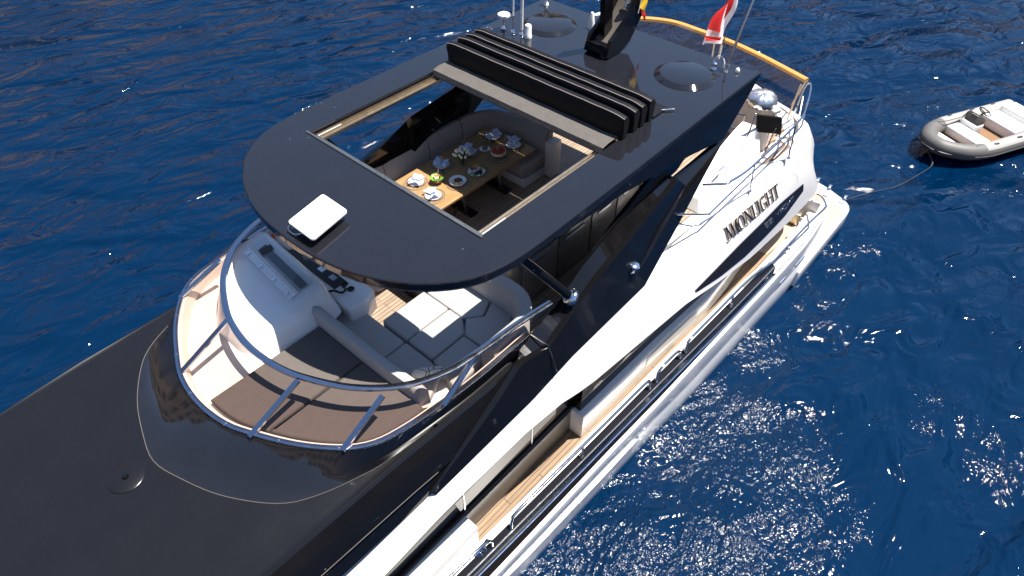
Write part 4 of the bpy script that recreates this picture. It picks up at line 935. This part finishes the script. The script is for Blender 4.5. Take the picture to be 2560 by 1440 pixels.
for p in (at(800, 803, 5.3), at(992, 958, 5.3)):
    b = B(); b.bb(p.x-.03, p.x+.045, p.y-.07, p.y+.07, 5.22, 5.25); b.build('backrest_bracket', M['steel'], ls)
pw = thing('throw_pillow', 'cream scatter pillow with black line pattern by the windscreen', 'pillow', (-3.05, 1.55, 5.07))
def pillow():
    m = mat('line_pattern_cloth', (.60, .55, .47), .9); n = m.node_tree.nodes; l = m.node_tree.links
    tc = n.new('ShaderNodeTexCoord'); vo = n.new('ShaderNodeTexVoronoi'); vo.feature = 'DISTANCE_TO_EDGE'; vo.inputs['Scale'].default_value = 7
    l.new(tc.outputs['Object'], vo.inputs[0]); cr = n.new('ShaderNodeValToRGB'); cr.color_ramp.interpolation = 'CONSTANT'
    cr.color_ramp.elements[0].color = (.03, .028, .03, 1); cr.color_ramp.elements[1].position = .028; cr.color_ramp.elements[1].color = (.62, .57, .49, 1)
    l.new(vo.outputs['Distance'], cr.inputs[0]); l.new(cr.outputs[0], n['Principled BSDF'].inputs['Base Color'])
    b = B(); N = 14; L = .23
    ctr = at(1072, 934, 5.23); ex = V((-.62, .62, .10)).normalized(); ez = V((.35, .30, .75)).normalized(); ez = (ez-ex*ez.dot(ex)).normalized(); en_ = ex.cross(ez)
    for sg in (1, -1):
        rws_ = []
        for i in range(N+1):
            u = -1+2*i/N; row = []
            for j in range(N+1):
                v_ = -1+2*j/N; pinch = 1-.10*(1-u*u)*abs(v_)**2-.0; pv = 1-.10*(1-v_*v_)
                th = .075*((1-u**4)*(1-v_**4))**.6
                row.append(ctr+ex*u*L*(1-.09*(1-v_*v_)*(abs(u)))+ez*v_*.17*(1-.09*(1-u*u)*abs(v_))+en_*sg*th)
            rws_.append(row)
        b.grid(rws_)
    b.build('pillow_cover', m, pw, ang=60)
pillow()

# ---- galley cabinet behind the lounge
gc = thing('galley_cabinet', 'long dark galley cabinet with bar handles behind the lounge sofa', 'cabinet', (-6.4, 1.0, 4.607))
b = B(); b.bb(-7.85, -4.96, .55, 1.26, 4.66, 5.55, .01); cb = b.build('cabinet_body', M['cab'], gc)
b = B(); b.bb(-7.9, -4.93, .5, 1.30, 5.552, 5.60, .01); b.build('worktop', M['cabgrey'], gc)
for x0, x1 in ((-5.78, -5.02), (-6.55, -5.82), (-7.2, -6.59), (-7.82, -7.24)):
    b = B(); b.bb(x0, x1, 1.262, 1.285, 4.72, 5.50, .004); d_ = b.build('cabinet_door', M['cab'], gc)
    b = B(); b.bb(x0+.18, x1-.12, 1.287, 1.305, 5.38, 5.42); b.build('bar_handle', M['steel'], d_)
    b = B(); b.bb(x0+.22, x1-.16, 1.287, 1.298, 4.76, 4.785); b.build('kick_handle', M['steel'], d_)
    b = B(); b.lathe([(.014, 0), (.014, .01), (0, .012)], (x1-.07, 1.286, 5.2), 10, axis=(0, 1, 0)); b.build('door_lock', M['steel'], d_)
b = B(); b.bb(-7.83, -4.98, 1.266, 1.272, 4.61, 4.66); b.build('plinth', M['steel'], gc)
b = B(); b.bb(-8.7, -7.95, .6, 1.24, 4.61, 5.5, .01); b.build('fridge_unit', M['cabgrey'], gc)

# ---- dining table, sofa and everything laid on the table
dt = thing('dining_table', 'long wooden dining table laid for a meal under the open sunroof', 'table', (-6.4, -1.11, 4.607))
b = B(); b.slab([(-5.28, -.585), (-7.48, -.585), (-7.48, -1.64), (-5.28, -1.64)], 5.27, 5.32, .008, 0, rr=.02); b.build('tabletop', M['table'], dt)
for x in (-6.0, -6.85):
    for y in (-.92, -1.3):
        b = B(); b.tube([(x-.12, y, 4.66), (x, y, 5.27)], .03, 12); b.build('leg', M['steel'], dt)
    b = B(); b.bb(x-.2, x-.04, -1.5, -.72, 4.608, 4.655, .01); b.build('foot_bar', M['blackplastic'], dt)
for y in (-.85, -1.35):
    b = B(); b.tube([(-5.72, y, 4.66), (-5.85, y, 4.9)], .02, 8); b.bb(-5.85, -5.66, y-.07, y+.07, 4.608, 4.64, .008); b.build('table_strut', M['blackplastic'], dt)
dn = thing('dining_sofa', 'grey L shaped dining sofa wrapped around the wooden table', 'sofa', (-6.9, -1.8, 4.607))
def arc(cx, cy, r, a0, a1, n=8): return [(cx+r*math.cos(math.radians(a0+(a1-a0)*i/n)), cy+r*math.sin(math.radians(a0+(a1-a0)*i/n))) for i in range(n+1)]
b = B(); b.prism([(-4.3, -1.42), (-7.25, -1.42), (-7.25, -.62), (-7.75, -.62), (-7.98, -.62), (-7.98, -2.1), (-4.3, -2.1)], 4.608, 4.76); b.build('sofa_base', M['white'], dn)
def dc(pts, r_=.05, **k): b = B(); b.slab(pts, 4.80, 5.05, .05, .012, rr=r_); return b.build('seat_cushion', M['fabric'], dn)
dc([(-4.35, -1.40), (-5.35, -1.40), (-5.35, -2.02), (-4.35, -2.02)]); dc([(-5.37, -1.40), (-6.38, -1.40), (-6.38, -2.02), (-5.37, -2.02)]); dc([(-6.40, -1.40), (-7.20, -1.40), (-7.45, -1.62), (-7.2, -2.02), (-6.40, -2.02)])
dc([(-7.22, -1.38), (-7.24, -.62), (-7.86, -.62), (-7.86, -1.7), (-7.55, -2.02), (-7.24, -2.02), (-7.47, -1.62)], .06)
line = smooth([(-4.4, -2.02, 0), (-5.2, -2.02, 0), (-6.0, -2.02, 0), (-6.8, -2.02, 0), (-7.3, -1.99, 0), (-7.66, -1.84, 0), (-7.83, -1.5, 0), (-7.86, -1.1, 0), (-7.86, -.62, 0)], 5)
def backseg(i0, i1):
    b = B(); rr3 = []
    for i in range(i0, i1+1):
        p = line[i]; a = line[max(0, i-1)]; c = line[min(len(line)-1, i+1)]; t = (c-a).normalized(); nn = V((t.y, -t.x, 0)); nn = nn if nn.dot(V((-6.3, -.6, 0))-p) > 0 else -nn
        e = 0 if i in (i0, i1) else 1; s_ = .012*(1-e)
        rr3.append([V((p.x, p.y, 4.98))+nn*(.06-s_), V((p.x, p.y, 5.20))+nn*(.075-s_), V((p.x, p.y, 5.36))+nn*(.05-s_), V((p.x, p.y, 5.445-s_))+nn*.0, V((p.x, p.y, 5.45-s_))-nn*.07, V((p.x, p.y, 5.40))-nn*.13, V((p.x, p.y, 4.7))-nn*.14])
    b.grid(rr3); b.poly(rr3[0]); b.poly(rr3[-1]); bc_ = b.build('back_cushion', M['fabric'], dn, ang=55)
    b = B(); b.tube([p+V((0, 0, .002)) for p in rr3[-1][:6]], .009, 5); b.build('seam_piping', M['cabgrey'], bc_)
backseg(0, 6); backseg(6, 12); backseg(12, 18); backseg(18, len(line)-1)
b = B(); b.bb(-8.02, -7.78, -.62, -.45, 4.62, 5.3, .02); b.build('sofa_end', M['cream'], dn)

ZT = 5.321
MATS = [(-5.45, -1.37), (-5.40, -.87), (-6.0, -1.38), (-5.92, -.84), (-6.36, -.85), (-6.62, -1.37), (-6.89, -.84), (-7.24, -1.37), (-7.31, -.92)]
mp_ = [(1040, 457, 'sunlit woven placemat under a white plate at the starboard front corner of the table'), (1083, 491, 'sunlit woven placemat at the port front corner of the table'),
       (1105, 414, 'woven placemat under a blue napkin, starboard side, second from the front'), (1147, 459, 'woven placemat under the round white food bowl, half in the sun'),
       (1194, 430, 'woven placemat under the plate of fruit and black grapes'), (1172, 382, 'woven placemat behind the tulip vase'),
       (1246, 396, 'woven placemat under the red cake'), (1232, 343, 'woven placemat at the starboard aft corner of the table behind the jug'),
       (1283, 364, 'woven placemat at the port aft corner of the table')]
def placemat():
    t = thing('placemat', mp_[0][2], 'placemat', (0, 0, ZT), 'woven placemats on the dining table')
    b = B()
    for r in (.05, .10, .19): b.tube([(r*math.cos(a), r*math.sin(a), .005) for a in [i*2*PI/36 for i in range(36)]], .005, 5, closed=True)
    for i in range(30):
        a0 = i*2*PI/30
        for tw in (.35, -.35): b.tube([(.05*math.cos(a0), .05*math.sin(a0), .004), (.12*math.cos(a0+tw*.6), .12*math.sin(a0+tw*.6), .004), (.19*math.cos(a0+tw), .19*math.sin(a0+tw), .004)], .0032, 4)
    b.tube([(.193*math.cos(a), .193*math.sin(a), .006) for a in [i*2*PI/40 for i in range(40)]], .007, 6, closed=True)
    b.lathe([(.05, .001), (.05, .004), (0, .004)], (0, 0, 0), 16)
    b.build('weave', M['mat_w'], t, local=True); return t
pm0 = placemat(); pmats = []
for i, (px, py, lab) in enumerate(mp_):
    q = at(px, py, ZT); o = pm0 if i == 0 else copy_tree(pm0); o.location = (q.x, q.y, ZT); o['label'] = lab; pmats.append(q)
# dinner plates with napkins
def plate_set():
    t = thing('plate', 'x', 'plate', (0, 0, 0), 'white dinner plates')
    b = B(); b.lathe([(.0, .0), (.075, .0), (.12, .014), (.128, .02), (.124, .022), (.08, .008), (0, .006)], (0, 0, 0), 32); b.build('plate_rim', M['china'], t, local=True); return t
def napkin(seed):
    t = thing('napkin', 'x', 'napkin', (0, 0, 0), 'napkins folded on plates'); rnd = random.Random(seed)
    b = B(); n = 10; rws_ = []
    for i in range(n+1):
        u = -1+2*i/n; row = []
        for j in range(n+1):
            v_ = -1+2*j/n; g = abs(u)
            w_ = .035+.075*g
            row.append((u*.11, v_*w_+.012*math.sin(3*u+seed), .028+.035*g*abs(math.sin(3.2*v_+seed))+.03*g*(1-v_*v_)+.01*rnd.random()))
        rws_.append(row)
    b.grid(rws_); b.build('folded_cloth', M['napkin'], t, ang=60, local=True)
    b = B(); b.tube([(0, .038*math.cos(a), .035+.024*math.sin(a)) for a in [k*2*PI/12 for k in range(12)]], .008, 6, closed=True); b.build('napkin_ring', M['steel'], t, local=True); return t
pl0 = plate_set(); first = True
pl_lab = {0: ('white plate glaring in the sun at the starboard front place', 'white napkin glaring in the sun at the starboard front place'), 1: ('white plate glaring in the sun at the port front place', 'white napkin glaring in the sun at the port front place'),
          2: ('white plate with a blue napkin beside the bowl of skewers', 'large pale blue napkin beside the bowl of skewers'), 5: ('white plate half hidden by the tulips', 'pale blue napkin half hidden by the tulips'),
          7: ('white plate behind the glass jug at the aft end of the table', 'pale blue napkin tied in a bow behind the glass jug'), 8: ('white plate at the port aft corner beside the red cake', 'pale blue fanned napkin at the port aft corner beside the cake')}
for i in (0, 1, 2, 5, 7, 8):
    o = pl0 if first else copy_tree(pl0); first = False
    o.location = (pmats[i].x, pmats[i].y, ZT+.008); o['label'] = pl_lab[i][0]
    k = napkin(i*1.7); k.location = (pmats[i].x, pmats[i].y, ZT+.012); k.rotation_euler = (0, 0, .8*i+.4); k['label'] = pl_lab[i][1]
    if i in (2, 7, 5, 8): k.scale = (1.0, 1.15, 1.25)
def tumbler(px, py, lab, lying=False):
    q = at(px, py, ZT+.03); t = thing('drinking_glass', lab, 'glass', (q.x, q.y, ZT), 'drinking glasses on the table')
    b = B(); pr2 = [(.026, 0), (.028, .01), (.036, .09), (.034, .09), (.026, .012), (0, .01)]
    b.lathe(pr2, (q.x, q.y, ZT+(.036 if lying else 0)), 18, axis=(.7, .7, 0) if lying else None); b.build('glass_body', M['clear'], t); return t
tumbler(1107, 428, 'clear glass lying beside the blue napkin near the bowl of skewers', True); tumbler(1232, 356, 'clear glass standing behind the jug at the aft starboard place'); tumbler(1174, 391, 'clear glass standing next to the tulip vase')
# bowl of skewers
q = at(1093, 452, ZT+.03); t = thing('snack_bowl', 'small clay bowl of melon balls, cherry tomatoes and lettuce with skewers', 'bowl', (q.x, q.y, ZT))
b = B(); b.lathe([(.035, 0), (.05, .005), (.085, .05), (.09, .065), (.085, .065), (.05, .02), (0, .015)], (q.x, q.y, ZT), 28); b.build('bowl_body', M['bowl'], t)
def blob(b_, c, r, n=10): b_.lathe([(r*math.sin(PI*k/8), -r*math.cos(PI*k/8)) for k in range(9)], c, n)
rnd = random.Random(3); b = B()
for i in range(12):
    a = i*2*PI/12+rnd.random()*.3; c = V((q.x+.08*math.cos(a), q.y+.08*math.sin(a), ZT+.07)); d = V((math.cos(a), math.sin(a), 0))
    s_ = V((-d.y, d.x, 0)); b.grid([[c-d*.04-s_*.015, c-d*.04+s_*.015], [c+s_*.035+V((0, 0, .02)), c-s_*.035+V((0, 0, .025))][::-1], [c+d*.03-s_*.02+V((0, 0, .035)), c+d*.03+s_*.02+V((0, 0, .03))]])
b.build('lettuce', M['green'], t, ang=60)
for nm, mt_, k in (('melon_ball', 'melon', 5), ('cherry_tomato', 'redfruit', 2), ('mandarin_piece', 'orange', 2)):
    for i in range(k):
        a = rnd.random()*6.3; rr4 = .05*math.sqrt(rnd.random()); b = B(); blob(b, (q.x+rr4*math.cos(a), q.y+rr4*math.sin(a), ZT+.085+.02*rnd.random()), .024); b.build(nm, M[mt_], t)
for dx, dy in ((-.05, -.03), (.0, .02), (.04, .05)):
    b = B(); b.tube([(q.x+dx, q.y+dy, ZT+.09), (q.x+dx*1.2-.01, q.y+dy*1.2, ZT+.19)], .004, 5); b.build('skewer', M['melon'], t)
# white bowl with food
q = at(1144, 452, ZT+.05); t = thing('food_bowl', 'wide white bowl with a dark spread and lemon slices, half in the sun', 'bowl', (q.x, q.y, ZT+.008))
b = B(); b.lathe([(.06, 0), (.11, .012), (.135, .045), (.14, .055), (.135, .058), (.085, .035), (0, .03)], (q.x, q.y, ZT+.006), 36); b.build('bowl_body', M['china'], t)
b = B(); b.lathe([(.075, .03), (.07, .046), (.03, .055), (0, .055)], (q.x-.01, q.y, ZT+.006), 20); b.build('dark_spread', M['plum'], t)
b = B(); b.lathe([(.035, .05), (.03, .062), (0, .066)], (q.x-.03, q.y-.01, ZT+.008), 14); b.build('garnish', M['dkgreen'], t)
for k in range(5):
    a = -.2+k*.42; b = B(); b.lathe([(.028, .0), (.028, .008), (0, .009)], (q.x+.085*math.cos(a), q.y+.085*math.sin(a), ZT+.05), 14, axis=(math.cos(a)*.4, math.sin(a)*.4, 1)); b.build('lemon_slice', M['gold'] if k % 2 else M['melon'], t)
# fruit plate
q = at(1191, 428, ZT+.03); t = thing('fruit_plate', 'white plate of black grapes, golden pastry, plums and green salad', 'plate', (q.x, q.y, ZT+.008))
b = B(); b.lathe([(.07, 0), (.13, .018), (.142, .024), (.138, .027), (.08, .012), (0, .01)], (q.x, q.y, ZT+.006), 36); b.build('plate_rim', M['china'], t)
ax_ = at(1196, 433, ZT+.04)
b = B()
for i in range(30): a = rnd.random()*6.3; r_ = .07*math.sqrt(rnd.random()); blob(b, (ax_.x+r_*math.cos(a)-.01, ax_.y+r_*math.sin(a)*.7, ZT+.04+.02*rnd.random()), .014, 8)
b.build('grape_bunch', M['grape'], t)
for px, py, mt_, nm, r_ in ((1187, 416, 'gold', 'pastry', .035), (1192, 413, 'gold', 'pastry', .03), (1202, 421, 'gold', 'pastry', .03), (1180, 421, 'plum', 'plum', .026), (1189, 421, 'redfruit', 'strawberry', .02), (1181, 433, 'green', 'salad', .035), (1185, 440, 'green', 'salad', .025)):
    c = at(px, py, ZT+.05); b = B()
    if mt_ == 'green':
        for k in range(12): blob(b, (c.x+r_*rnd.uniform(-1, 1), c.y+r_*rnd.uniform(-1, 1), ZT+.035+.02*rnd.random()), .011, 6)
    else: blob(b, (c.x, c.y, ZT+.045), r_, 12)
    b.build(nm, M[mt_], t)
# cake on stand
q = at(1246, 381, ZT+.09); t = thing('cake', 'round red glazed cake on a low glass stand', 'cake', (q.x, q.y, ZT+.008))
b = B(); b.lathe([(.07, 0), (.075, .01), (.02, .02), (.02, .05), (.135, .062), (.14, .068), (0, .066)], (q.x, q.y, ZT+.008), 32); b.build('cake_stand', M['clear'], t)
b = B(); b.lathe([(.125, .068), (.13, .08), (.128, .115), (.118, .118)], (q.x, q.y, ZT+.008), 32); b.build('cake_side', M['melon'], t)
b = B(); b.lathe([(.119, .112), (.115, .122), (0, .124)], (q.x, q.y, ZT+.008), 32); b.build('red_glaze', M['redfruit'], t)
b = B(); b.lathe([(.028, .122), (.02, .13), (0, .133)], (q.x, q.y, ZT+.008), 12); b.build('green_garnish', M['dkgreen'], t)
b = B(); b.tube([(q.x, q.y-.02, ZT+.12), (q.x, q.y-.02, ZT+.20)], .006, 6); b.build('candle', M['melon'], t)
# jug on saucer
q = at(1212, 372, ZT+.01); t = thing('glass_jug', 'ribbed glass jug with a lemon slice on a white saucer', 'jug', (q.x, q.y, ZT))
b = B(); b.lathe([(.04, 0), (.085, .008), (.09, .014), (.0, .01)], (q.x, q.y, ZT), 28); b.build('saucer', M['china'], t)
b = B(); b.lathe([(.05, .015), (.06, .03), (.05, .1), (.055, .2), (.07, .25), (.067, .25), (.05, .2), (.045, .1), (0, .03)], (q.x, q.y, ZT), 24); b.build('jug_body', M['clear'], t)
b = B(); b.lathe([(.047, .03), (.047, .10), (0, .10)], (q.x, q.y, ZT), 20); b.build('drink', M['bowl'], t); b = B(); b.lathe([(.034, .16), (.034, .17), (0, .171)], (q.x, q.y, ZT), 16); b.build('lemon_slice', M['gold'], t)
# tulips
q = at(1157, 412, ZT+.02); t = thing('tulip_vase', 'glass vase of white tulips in the middle of the table', 'vase', (q.x, q.y, ZT))
b = B(); b.lathe([(.032, 0), (.036, .01), (.042, .15), (.040, .15), (.032, .02), (0, .01)], (q.x, q.y, ZT), 20); b.build('vase_body', M['clear'], t)
b = B(); b2 = []
for i in range(19):
    a = i*2.4; r_ = .02+.115*math.sqrt((i+.5)/19); hz = ZT+.34-.9*r_+rnd.uniform(-.02, .02); c = V((q.x+r_*math.cos(a), q.y+r_*math.sin(a), hz))
    b.tube(smooth([(q.x+.01*math.cos(a), q.y+.01*math.sin(a), ZT+.02), (q.x+.02*math.cos(a), q.y+.02*math.sin(a), ZT+.15), c], 3), .005, 5)
    lf = V((q.x, q.y, ZT+.14)); tip2 = V((q.x+(r_+.03)*math.cos(a+.5), q.y+(r_+.03)*math.sin(a+.5), hz-.05)); sd2 = V((-math.sin(a+.5), math.cos(a+.5), 0))
    md = lf.lerp(tip2, .55)+V((0, 0, .05)); b.grid([[lf-sd2*.006, lf+sd2*.006], [md-sd2*.02, md+sd2*.02], [tip2-sd2*.002, tip2+sd2*.002]]); b2.append((c, V((math.cos(a)*r_*4, math.sin(a)*r_*4, 1))))
b.build('tulip_leaves', M['dkgreen'], t, ang=60)
for c, d in b2:
    b = B(); b.lathe([(.006, -.03), (.02, -.015), (.023, .005), (.015, .03), (.004, .042), (0, .042)], c, 8, axis=d); b.build('tulip_flower', M['petal'], t, ang=60)

# ---- aft flybridge deck
bc = thing('bar_counter', 'cream bar counter along the stern of the flybridge', 'counter', (-11.6, 1.2, 4.61))
ctp = [(-11.62, .2), (-11.75, 1.0), (-11.55, 1.45), (-11.12, 2.02), (-10.95, 1.96), (-11.05, 1.5), (-11.2, .9), (-11.2, .2)]
b = B(); b.slab(ctp, 5.42, 5.5, .02, 0); b.build('countertop', M['cream'], bc)
b = B(); b.prism(offset(ctp, .06), 4.62, 5.42); b.build('counter_body', M['alu'] if False else M['cream'], bc)
q = at(1900, 262, 5.5); t = thing('grill_cover', 'wrinkled silver cover over a round grill on the bar counter', 'cover', (q.x, q.y, 5.5))
b = B(); prf = [(.20, 0), (.25, .05), (.27, .13), (.24, .20), (.15, .25), (0, .265)]; n = 32; rws_ = []
for r, z in prf: rws_.append([(q.x+r*(1+.06*math.sin(k*3.1+z*20))*math.cos(2*PI*k/n), q.y+r*(1+.06*math.sin(k*2.3))*math.sin(2*PI*k/n), 5.49+z+.01*math.sin(k*1.9)) for k in range(n)])
b.grid(rws_, cu=True); b.build('cover_cloth', M['foil'], t, ang=50)
q = at(1916, 312, 5.25); t = thing('folding_chair', 'black folding deck chair with a white emblem on its back', 'chair', (q.x, q.y, 4.61))
cpts = Yl((1890, 284, q.y-.05), (1951, 292, q.y+.10), (1941, 340, q.y+.10), (1889, 327, q.y-.05))
rslab3([cpts[0], cpts[1], cpts[2], cpts[3]], .05, .05).build('chair_back', M['grillcase'], t)
for k, c in ((2, cpts[2]), (3, cpts[3])): b = B(); b.tube([c, V((c.x-.15, c.y, 4.61))], .014, 8); b.build('leg', M['chrome'], t)
for k, c in ((0, cpts[0]), (1, cpts[1])): b = B(); b.tube([c, V((c.x+.25, c.y, 4.61))], .014, 8); b.build('leg', M['chrome'], t)
ec = (cpts[0]+cpts[1]+cpts[2]+cpts[3])/4; u_ = (cpts[0]-cpts[3]).normalized(); w2 = (cpts[1]-cpts[0]).normalized(); nn = w2.cross(u_); nn = nn if nn.dot(CAM-ec) > 0 else -nn
b = B(); b.tube(smooth([ec+u_*.07+nn*.012, ec+u_*.03+w2*.025+nn*.012, ec-w2*.02+nn*.012, ec-u_*.04+w2*.02+nn*.012, ec-u_*.08+nn*.012], 4), .010, 6); b.build('emblem', M['china'], t)
st = thing('stair_guard', 'white wedge shaped stair guard on the aft flybridge deck', 'guard', (-10.2, 1.75, 4.61))
wz = [at(1783, 405, 4.95), at(1896, 322, 5.35), at(1907, 330, 5.30), at(1905, 360, 4.9)]
pr_ = [(-8.65, 4.62), (-8.75, 4.80), (-9.45, 5.02), (-10.25, 5.28), (-10.55, 5.33), (-10.68, 5.28), (-10.74, 5.1), (-10.80, 4.62)]
b = B(); o1 = [V((x, 1.86+.02*(x+8.6), z)) for x, z in pr_]; o2 = [V((x, 1.60, z)) for x, z in pr_]; tr = tessellate_polygon([[V((x, z, 0)) for x, z in pr_]])
o1 = [V((p.x, 2.02 if p.z < 4.7 else 1.90, p.z)) for p in o1]; b.grid([o1, o2], cu=True); b.add(o1, tr); b.add(o2, tr); b.build('guard_body', M['white'], st, ang=30)
b = B(); q = ay(1800, 424, 1.93); b.bb(q.x-.12, q.x+.06, 1.93, 1.95, q.z-.02, q.z+.02); b.build('guard_latch', M['steel'], st)
sr = thing('stair_rail', 'chrome ladder shaped hand rail around the aft stairwell', 'rail', (-11.0, 1.3, 4.61))
for z in (4.75, 5.05, 5.35):
    pA, pB = at(1820, 262+(5.35-z)*105, z), at(1892, 285+(5.35-z)*105, z)
    b = B(); b.tube([V((-10.55, .75, z)), V((-10.75, 1.55, z))], .016, 8); b.build('rail_bar', M['chrome'], sr)
for x, y in ((-10.55, .75), (-10.75, 1.55), (-10.65, 1.15)):
    b = B(); b.tube([(x, y, 4.61), (x, y, 5.36)], .018, 8); b.build('rail_post', M['chrome'], sr)
for k, (dx, lab) in enumerate(((0, 'brown rubber hose loop on the aft deck nearest the rail'), (.35, 'brown rubber hose loop on the aft deck nearest the stair guard'))):
    q = at(1945-22*k, 372+8*k, 4.62); t = thing('hose_loop', lab, 'hose', (q.x, q.y, 4.625), 'hose loops on the aft deck')
    b = B(); ol = rounded([(-.45, -.12), (.45, -.12), (.45, .12), (-.45, .12)], .12, 5); b.tube([(q.x+x, q.y+y, 4.63) for x, y in ol], .016, 6, closed=True); b.build('hose', M['hose'], t)

# ================================================================== dinghy on its tow rope
dg = thing('inflatable_dinghy', 'grey inflatable dinghy with white seats and a steering wheel towed astern', 'boat', (-22.9, 4.15, 0), rz=math.radians(-25.5))
L2, HW, RT = 2.05, .80, .235
ctr_line = [(-2.35, HW, .36), (-1.4, HW, .36), (-.4, HW, .36), (.5, HW-.01, .37), (1.1, HW-.14, .40), (1.5, HW-.38, .44), (1.70, .22, .47), (1.74, 0, .475)]
tb = smooth(ctr_line, 5); tbf = [V(p) for p in tb]+[V((p.x, -p.y, p.z)) for p in tb[::-1][1:]]
rad = [RT*(.35 if i in (0, len(tbf)-1) else .8 if i in (1, len(tbf)-2) else 1) for i in range(len(tbf))]
b = B(); b.tube(tbf, rad, 20); b.build('buoyancy_tube', M['tube'], dg, local=True, ang=60)
for sg in (1, -1):
    pts = [V((p.x, p.y*sg, p.z)) for p in tb if p.x < .75]
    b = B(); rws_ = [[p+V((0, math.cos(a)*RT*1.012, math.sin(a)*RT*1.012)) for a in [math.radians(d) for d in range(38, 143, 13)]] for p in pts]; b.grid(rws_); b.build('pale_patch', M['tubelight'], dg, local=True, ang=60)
b = B(); b.tube([p+V((.02 if abs(p.y) < .6 else 0, 0, -.04))+V((p.x*.0, 0, 0)) for p in [V((q.x+(.235 if abs(q.y) < .05 else .2*max(0, (q.x-.9))), q.y+(.232 if q.y > .02 else -.232 if q.y < -.02 else 0)*(1 if q.x < 1.1 else .75), q.z)) for q in tbf]], .028, 8); b.build('rubbing_strake', M['dinghydark'], dg, local=True)
b = B(); hr = []
for i in range(13):
    x = -2.2+3.9*i/12; wv = interp([(-2.2, .72), (.4, .70), (1.1, .45), (1.7, .03)], x); k = interp([(-2.2, -.22), (.6, -.18), (1.7, .28)], x)
    hr.append([(x, -wv, .30+(.12 if x > 1.2 else 0)), (x, -wv*.6, k*.5+.02), (x, 0, k), (x, wv*.6, k*.5+.02), (x, wv, .30+(.12 if x > 1.2 else 0))])
b.grid(hr); b.build('dinghy_hull', M['dinghydark'], dg, local=True)
b = B(); b.prism([(-2.2, .62), (.9, .62), (1.35, .3), (1.4, 0), (1.35, -.3), (.9, -.62), (-2.2, -.62)], .20, .24); b.build('floor', M['hose'], dg, local=True)
b = B(); b.slab([(1.02, .48), (1.40, .18), (1.42, -.18), (1.02, -.48)], .25, .44, .03, rr=.08); b.build('bow_locker', M['white'], dg, local=True)
b = B(); b.slab([(.10, .58), (.62, .58), (.62, -.58), (.10, -.58)], .25, .50, .04, rr=.05); b.build('front_seat', M['white'], dg, local=True)
b = B(); b.slab([(-.25, -.58), (.10, -.58), (.10, -.02), (-.25, -.02)], .25, .62, .03, rr=.04); b.build('console', M['white'], dg, local=True)
b = B(); b.box((-.12, -.30, .72), (.22, .52, .26), bev=.03, rot=Matrix.Rotation(-.5, 3, 'Y')); cn = b.build('console_dash', M['cabgrey'], dg, local=True)
b = B(); b.box((-.06, -.30, .85), (.05, .22, .012), rot=Matrix.Rotation(-.5, 3, 'Y')); b.build('dash_label', M['china'], dg, local=True)
b = B(); b.slab([(-1.55, .58), (-.85, .58), (-.85, -.58), (-1.55, -.58)], .25, .56, .05, rr=.06); b.build('rear_seat', M['white'], dg, local=True)
b = B(); b.slab([(-2.2, .6), (-1.6, .6), (-1.6, -.6), (-2.2, -.6)], .25, .70, .06, rr=.06); b.build('stern_bench', M['white'], dg, local=True)
wc = V((-.42, -.30, .88)); axw = V((-.75, 0, .66)).normalized(); e1_ = V((0, 1, 0)); e2_ = axw.cross(e1_)
b = B(); b.tube([wc+e1_*.19*math.cos(a)+e2_*.19*math.sin(a) for a in [i*PI/14 for i in range(28)]], .016, 7, closed=True)
for a in (PI/2, PI*7/6, PI*11/6): b.tube([wc-axw*.03, wc+e1_*.19*math.cos(a)+e2_*.19*math.sin(a)], .014, 6)
b.tube([wc-axw*.02, wc-axw*.2], .03, 8); b.build('steering_wheel', M['blackplastic'], dg, local=True)
b = B(); b.tube([(.0, -.62, .62), (.75, -.55, .70), (.95, -.68, .64)], .012, 6); b.tube([(.0, -.62, .62), (.02, -.5, .9)], .02, 6); b.build('oar_lashing', M['rope'], dg, local=True)
for sg in (1, -1):
    for x in (-1.6, -.7, .25, .95):
        y_ = interp([(-2, HW), (.5, HW), (1.1, HW-.16)], x)*sg; b = B(); b.box((x, y_+.06*sg, .605), (.16, .05, .03), rz=-.15*sg, bev=.01); b.build('grab_handle', M['dinghydark'], dg, local=True)
b = B(); b.lathe([(.05, 0), (.05, .02), (.03, .06), (.05, .08), (0, .09)], (1.32, .12, .44), 12); b.tube(smooth([(1.3, .0, .46), (1.4, .1, .5), (1.3, .2, .47), (1.22, .08, .46)], 4), .014, 6, closed=True); b.build('bow_cleat', M['blackplastic'], dg, local=True)
Mw = Matrix.Translation(dg.location) @ Matrix.Rotation(math.radians(-25.5), 4, 'Z'); bowp = Mw @ V((1.72, 0, .1))
tr = thing('tow_rope', 'thin dark tow rope leading from the dinghy bow into the water', 'rope', (bowp.x, bowp.y, 0))
rp = [bowp, at(2330, 412, .12), at(2290, 440, .06), at(2240, 466, .03), at(2180, 480, .02), at(2110, 500, .3)]
b = B(); b.tube(smooth(rp, 6), [.022]*7+[.009]*(len(smooth(rp, 6))-7), 6); b.build('rope_strand', M['rope'], tr)
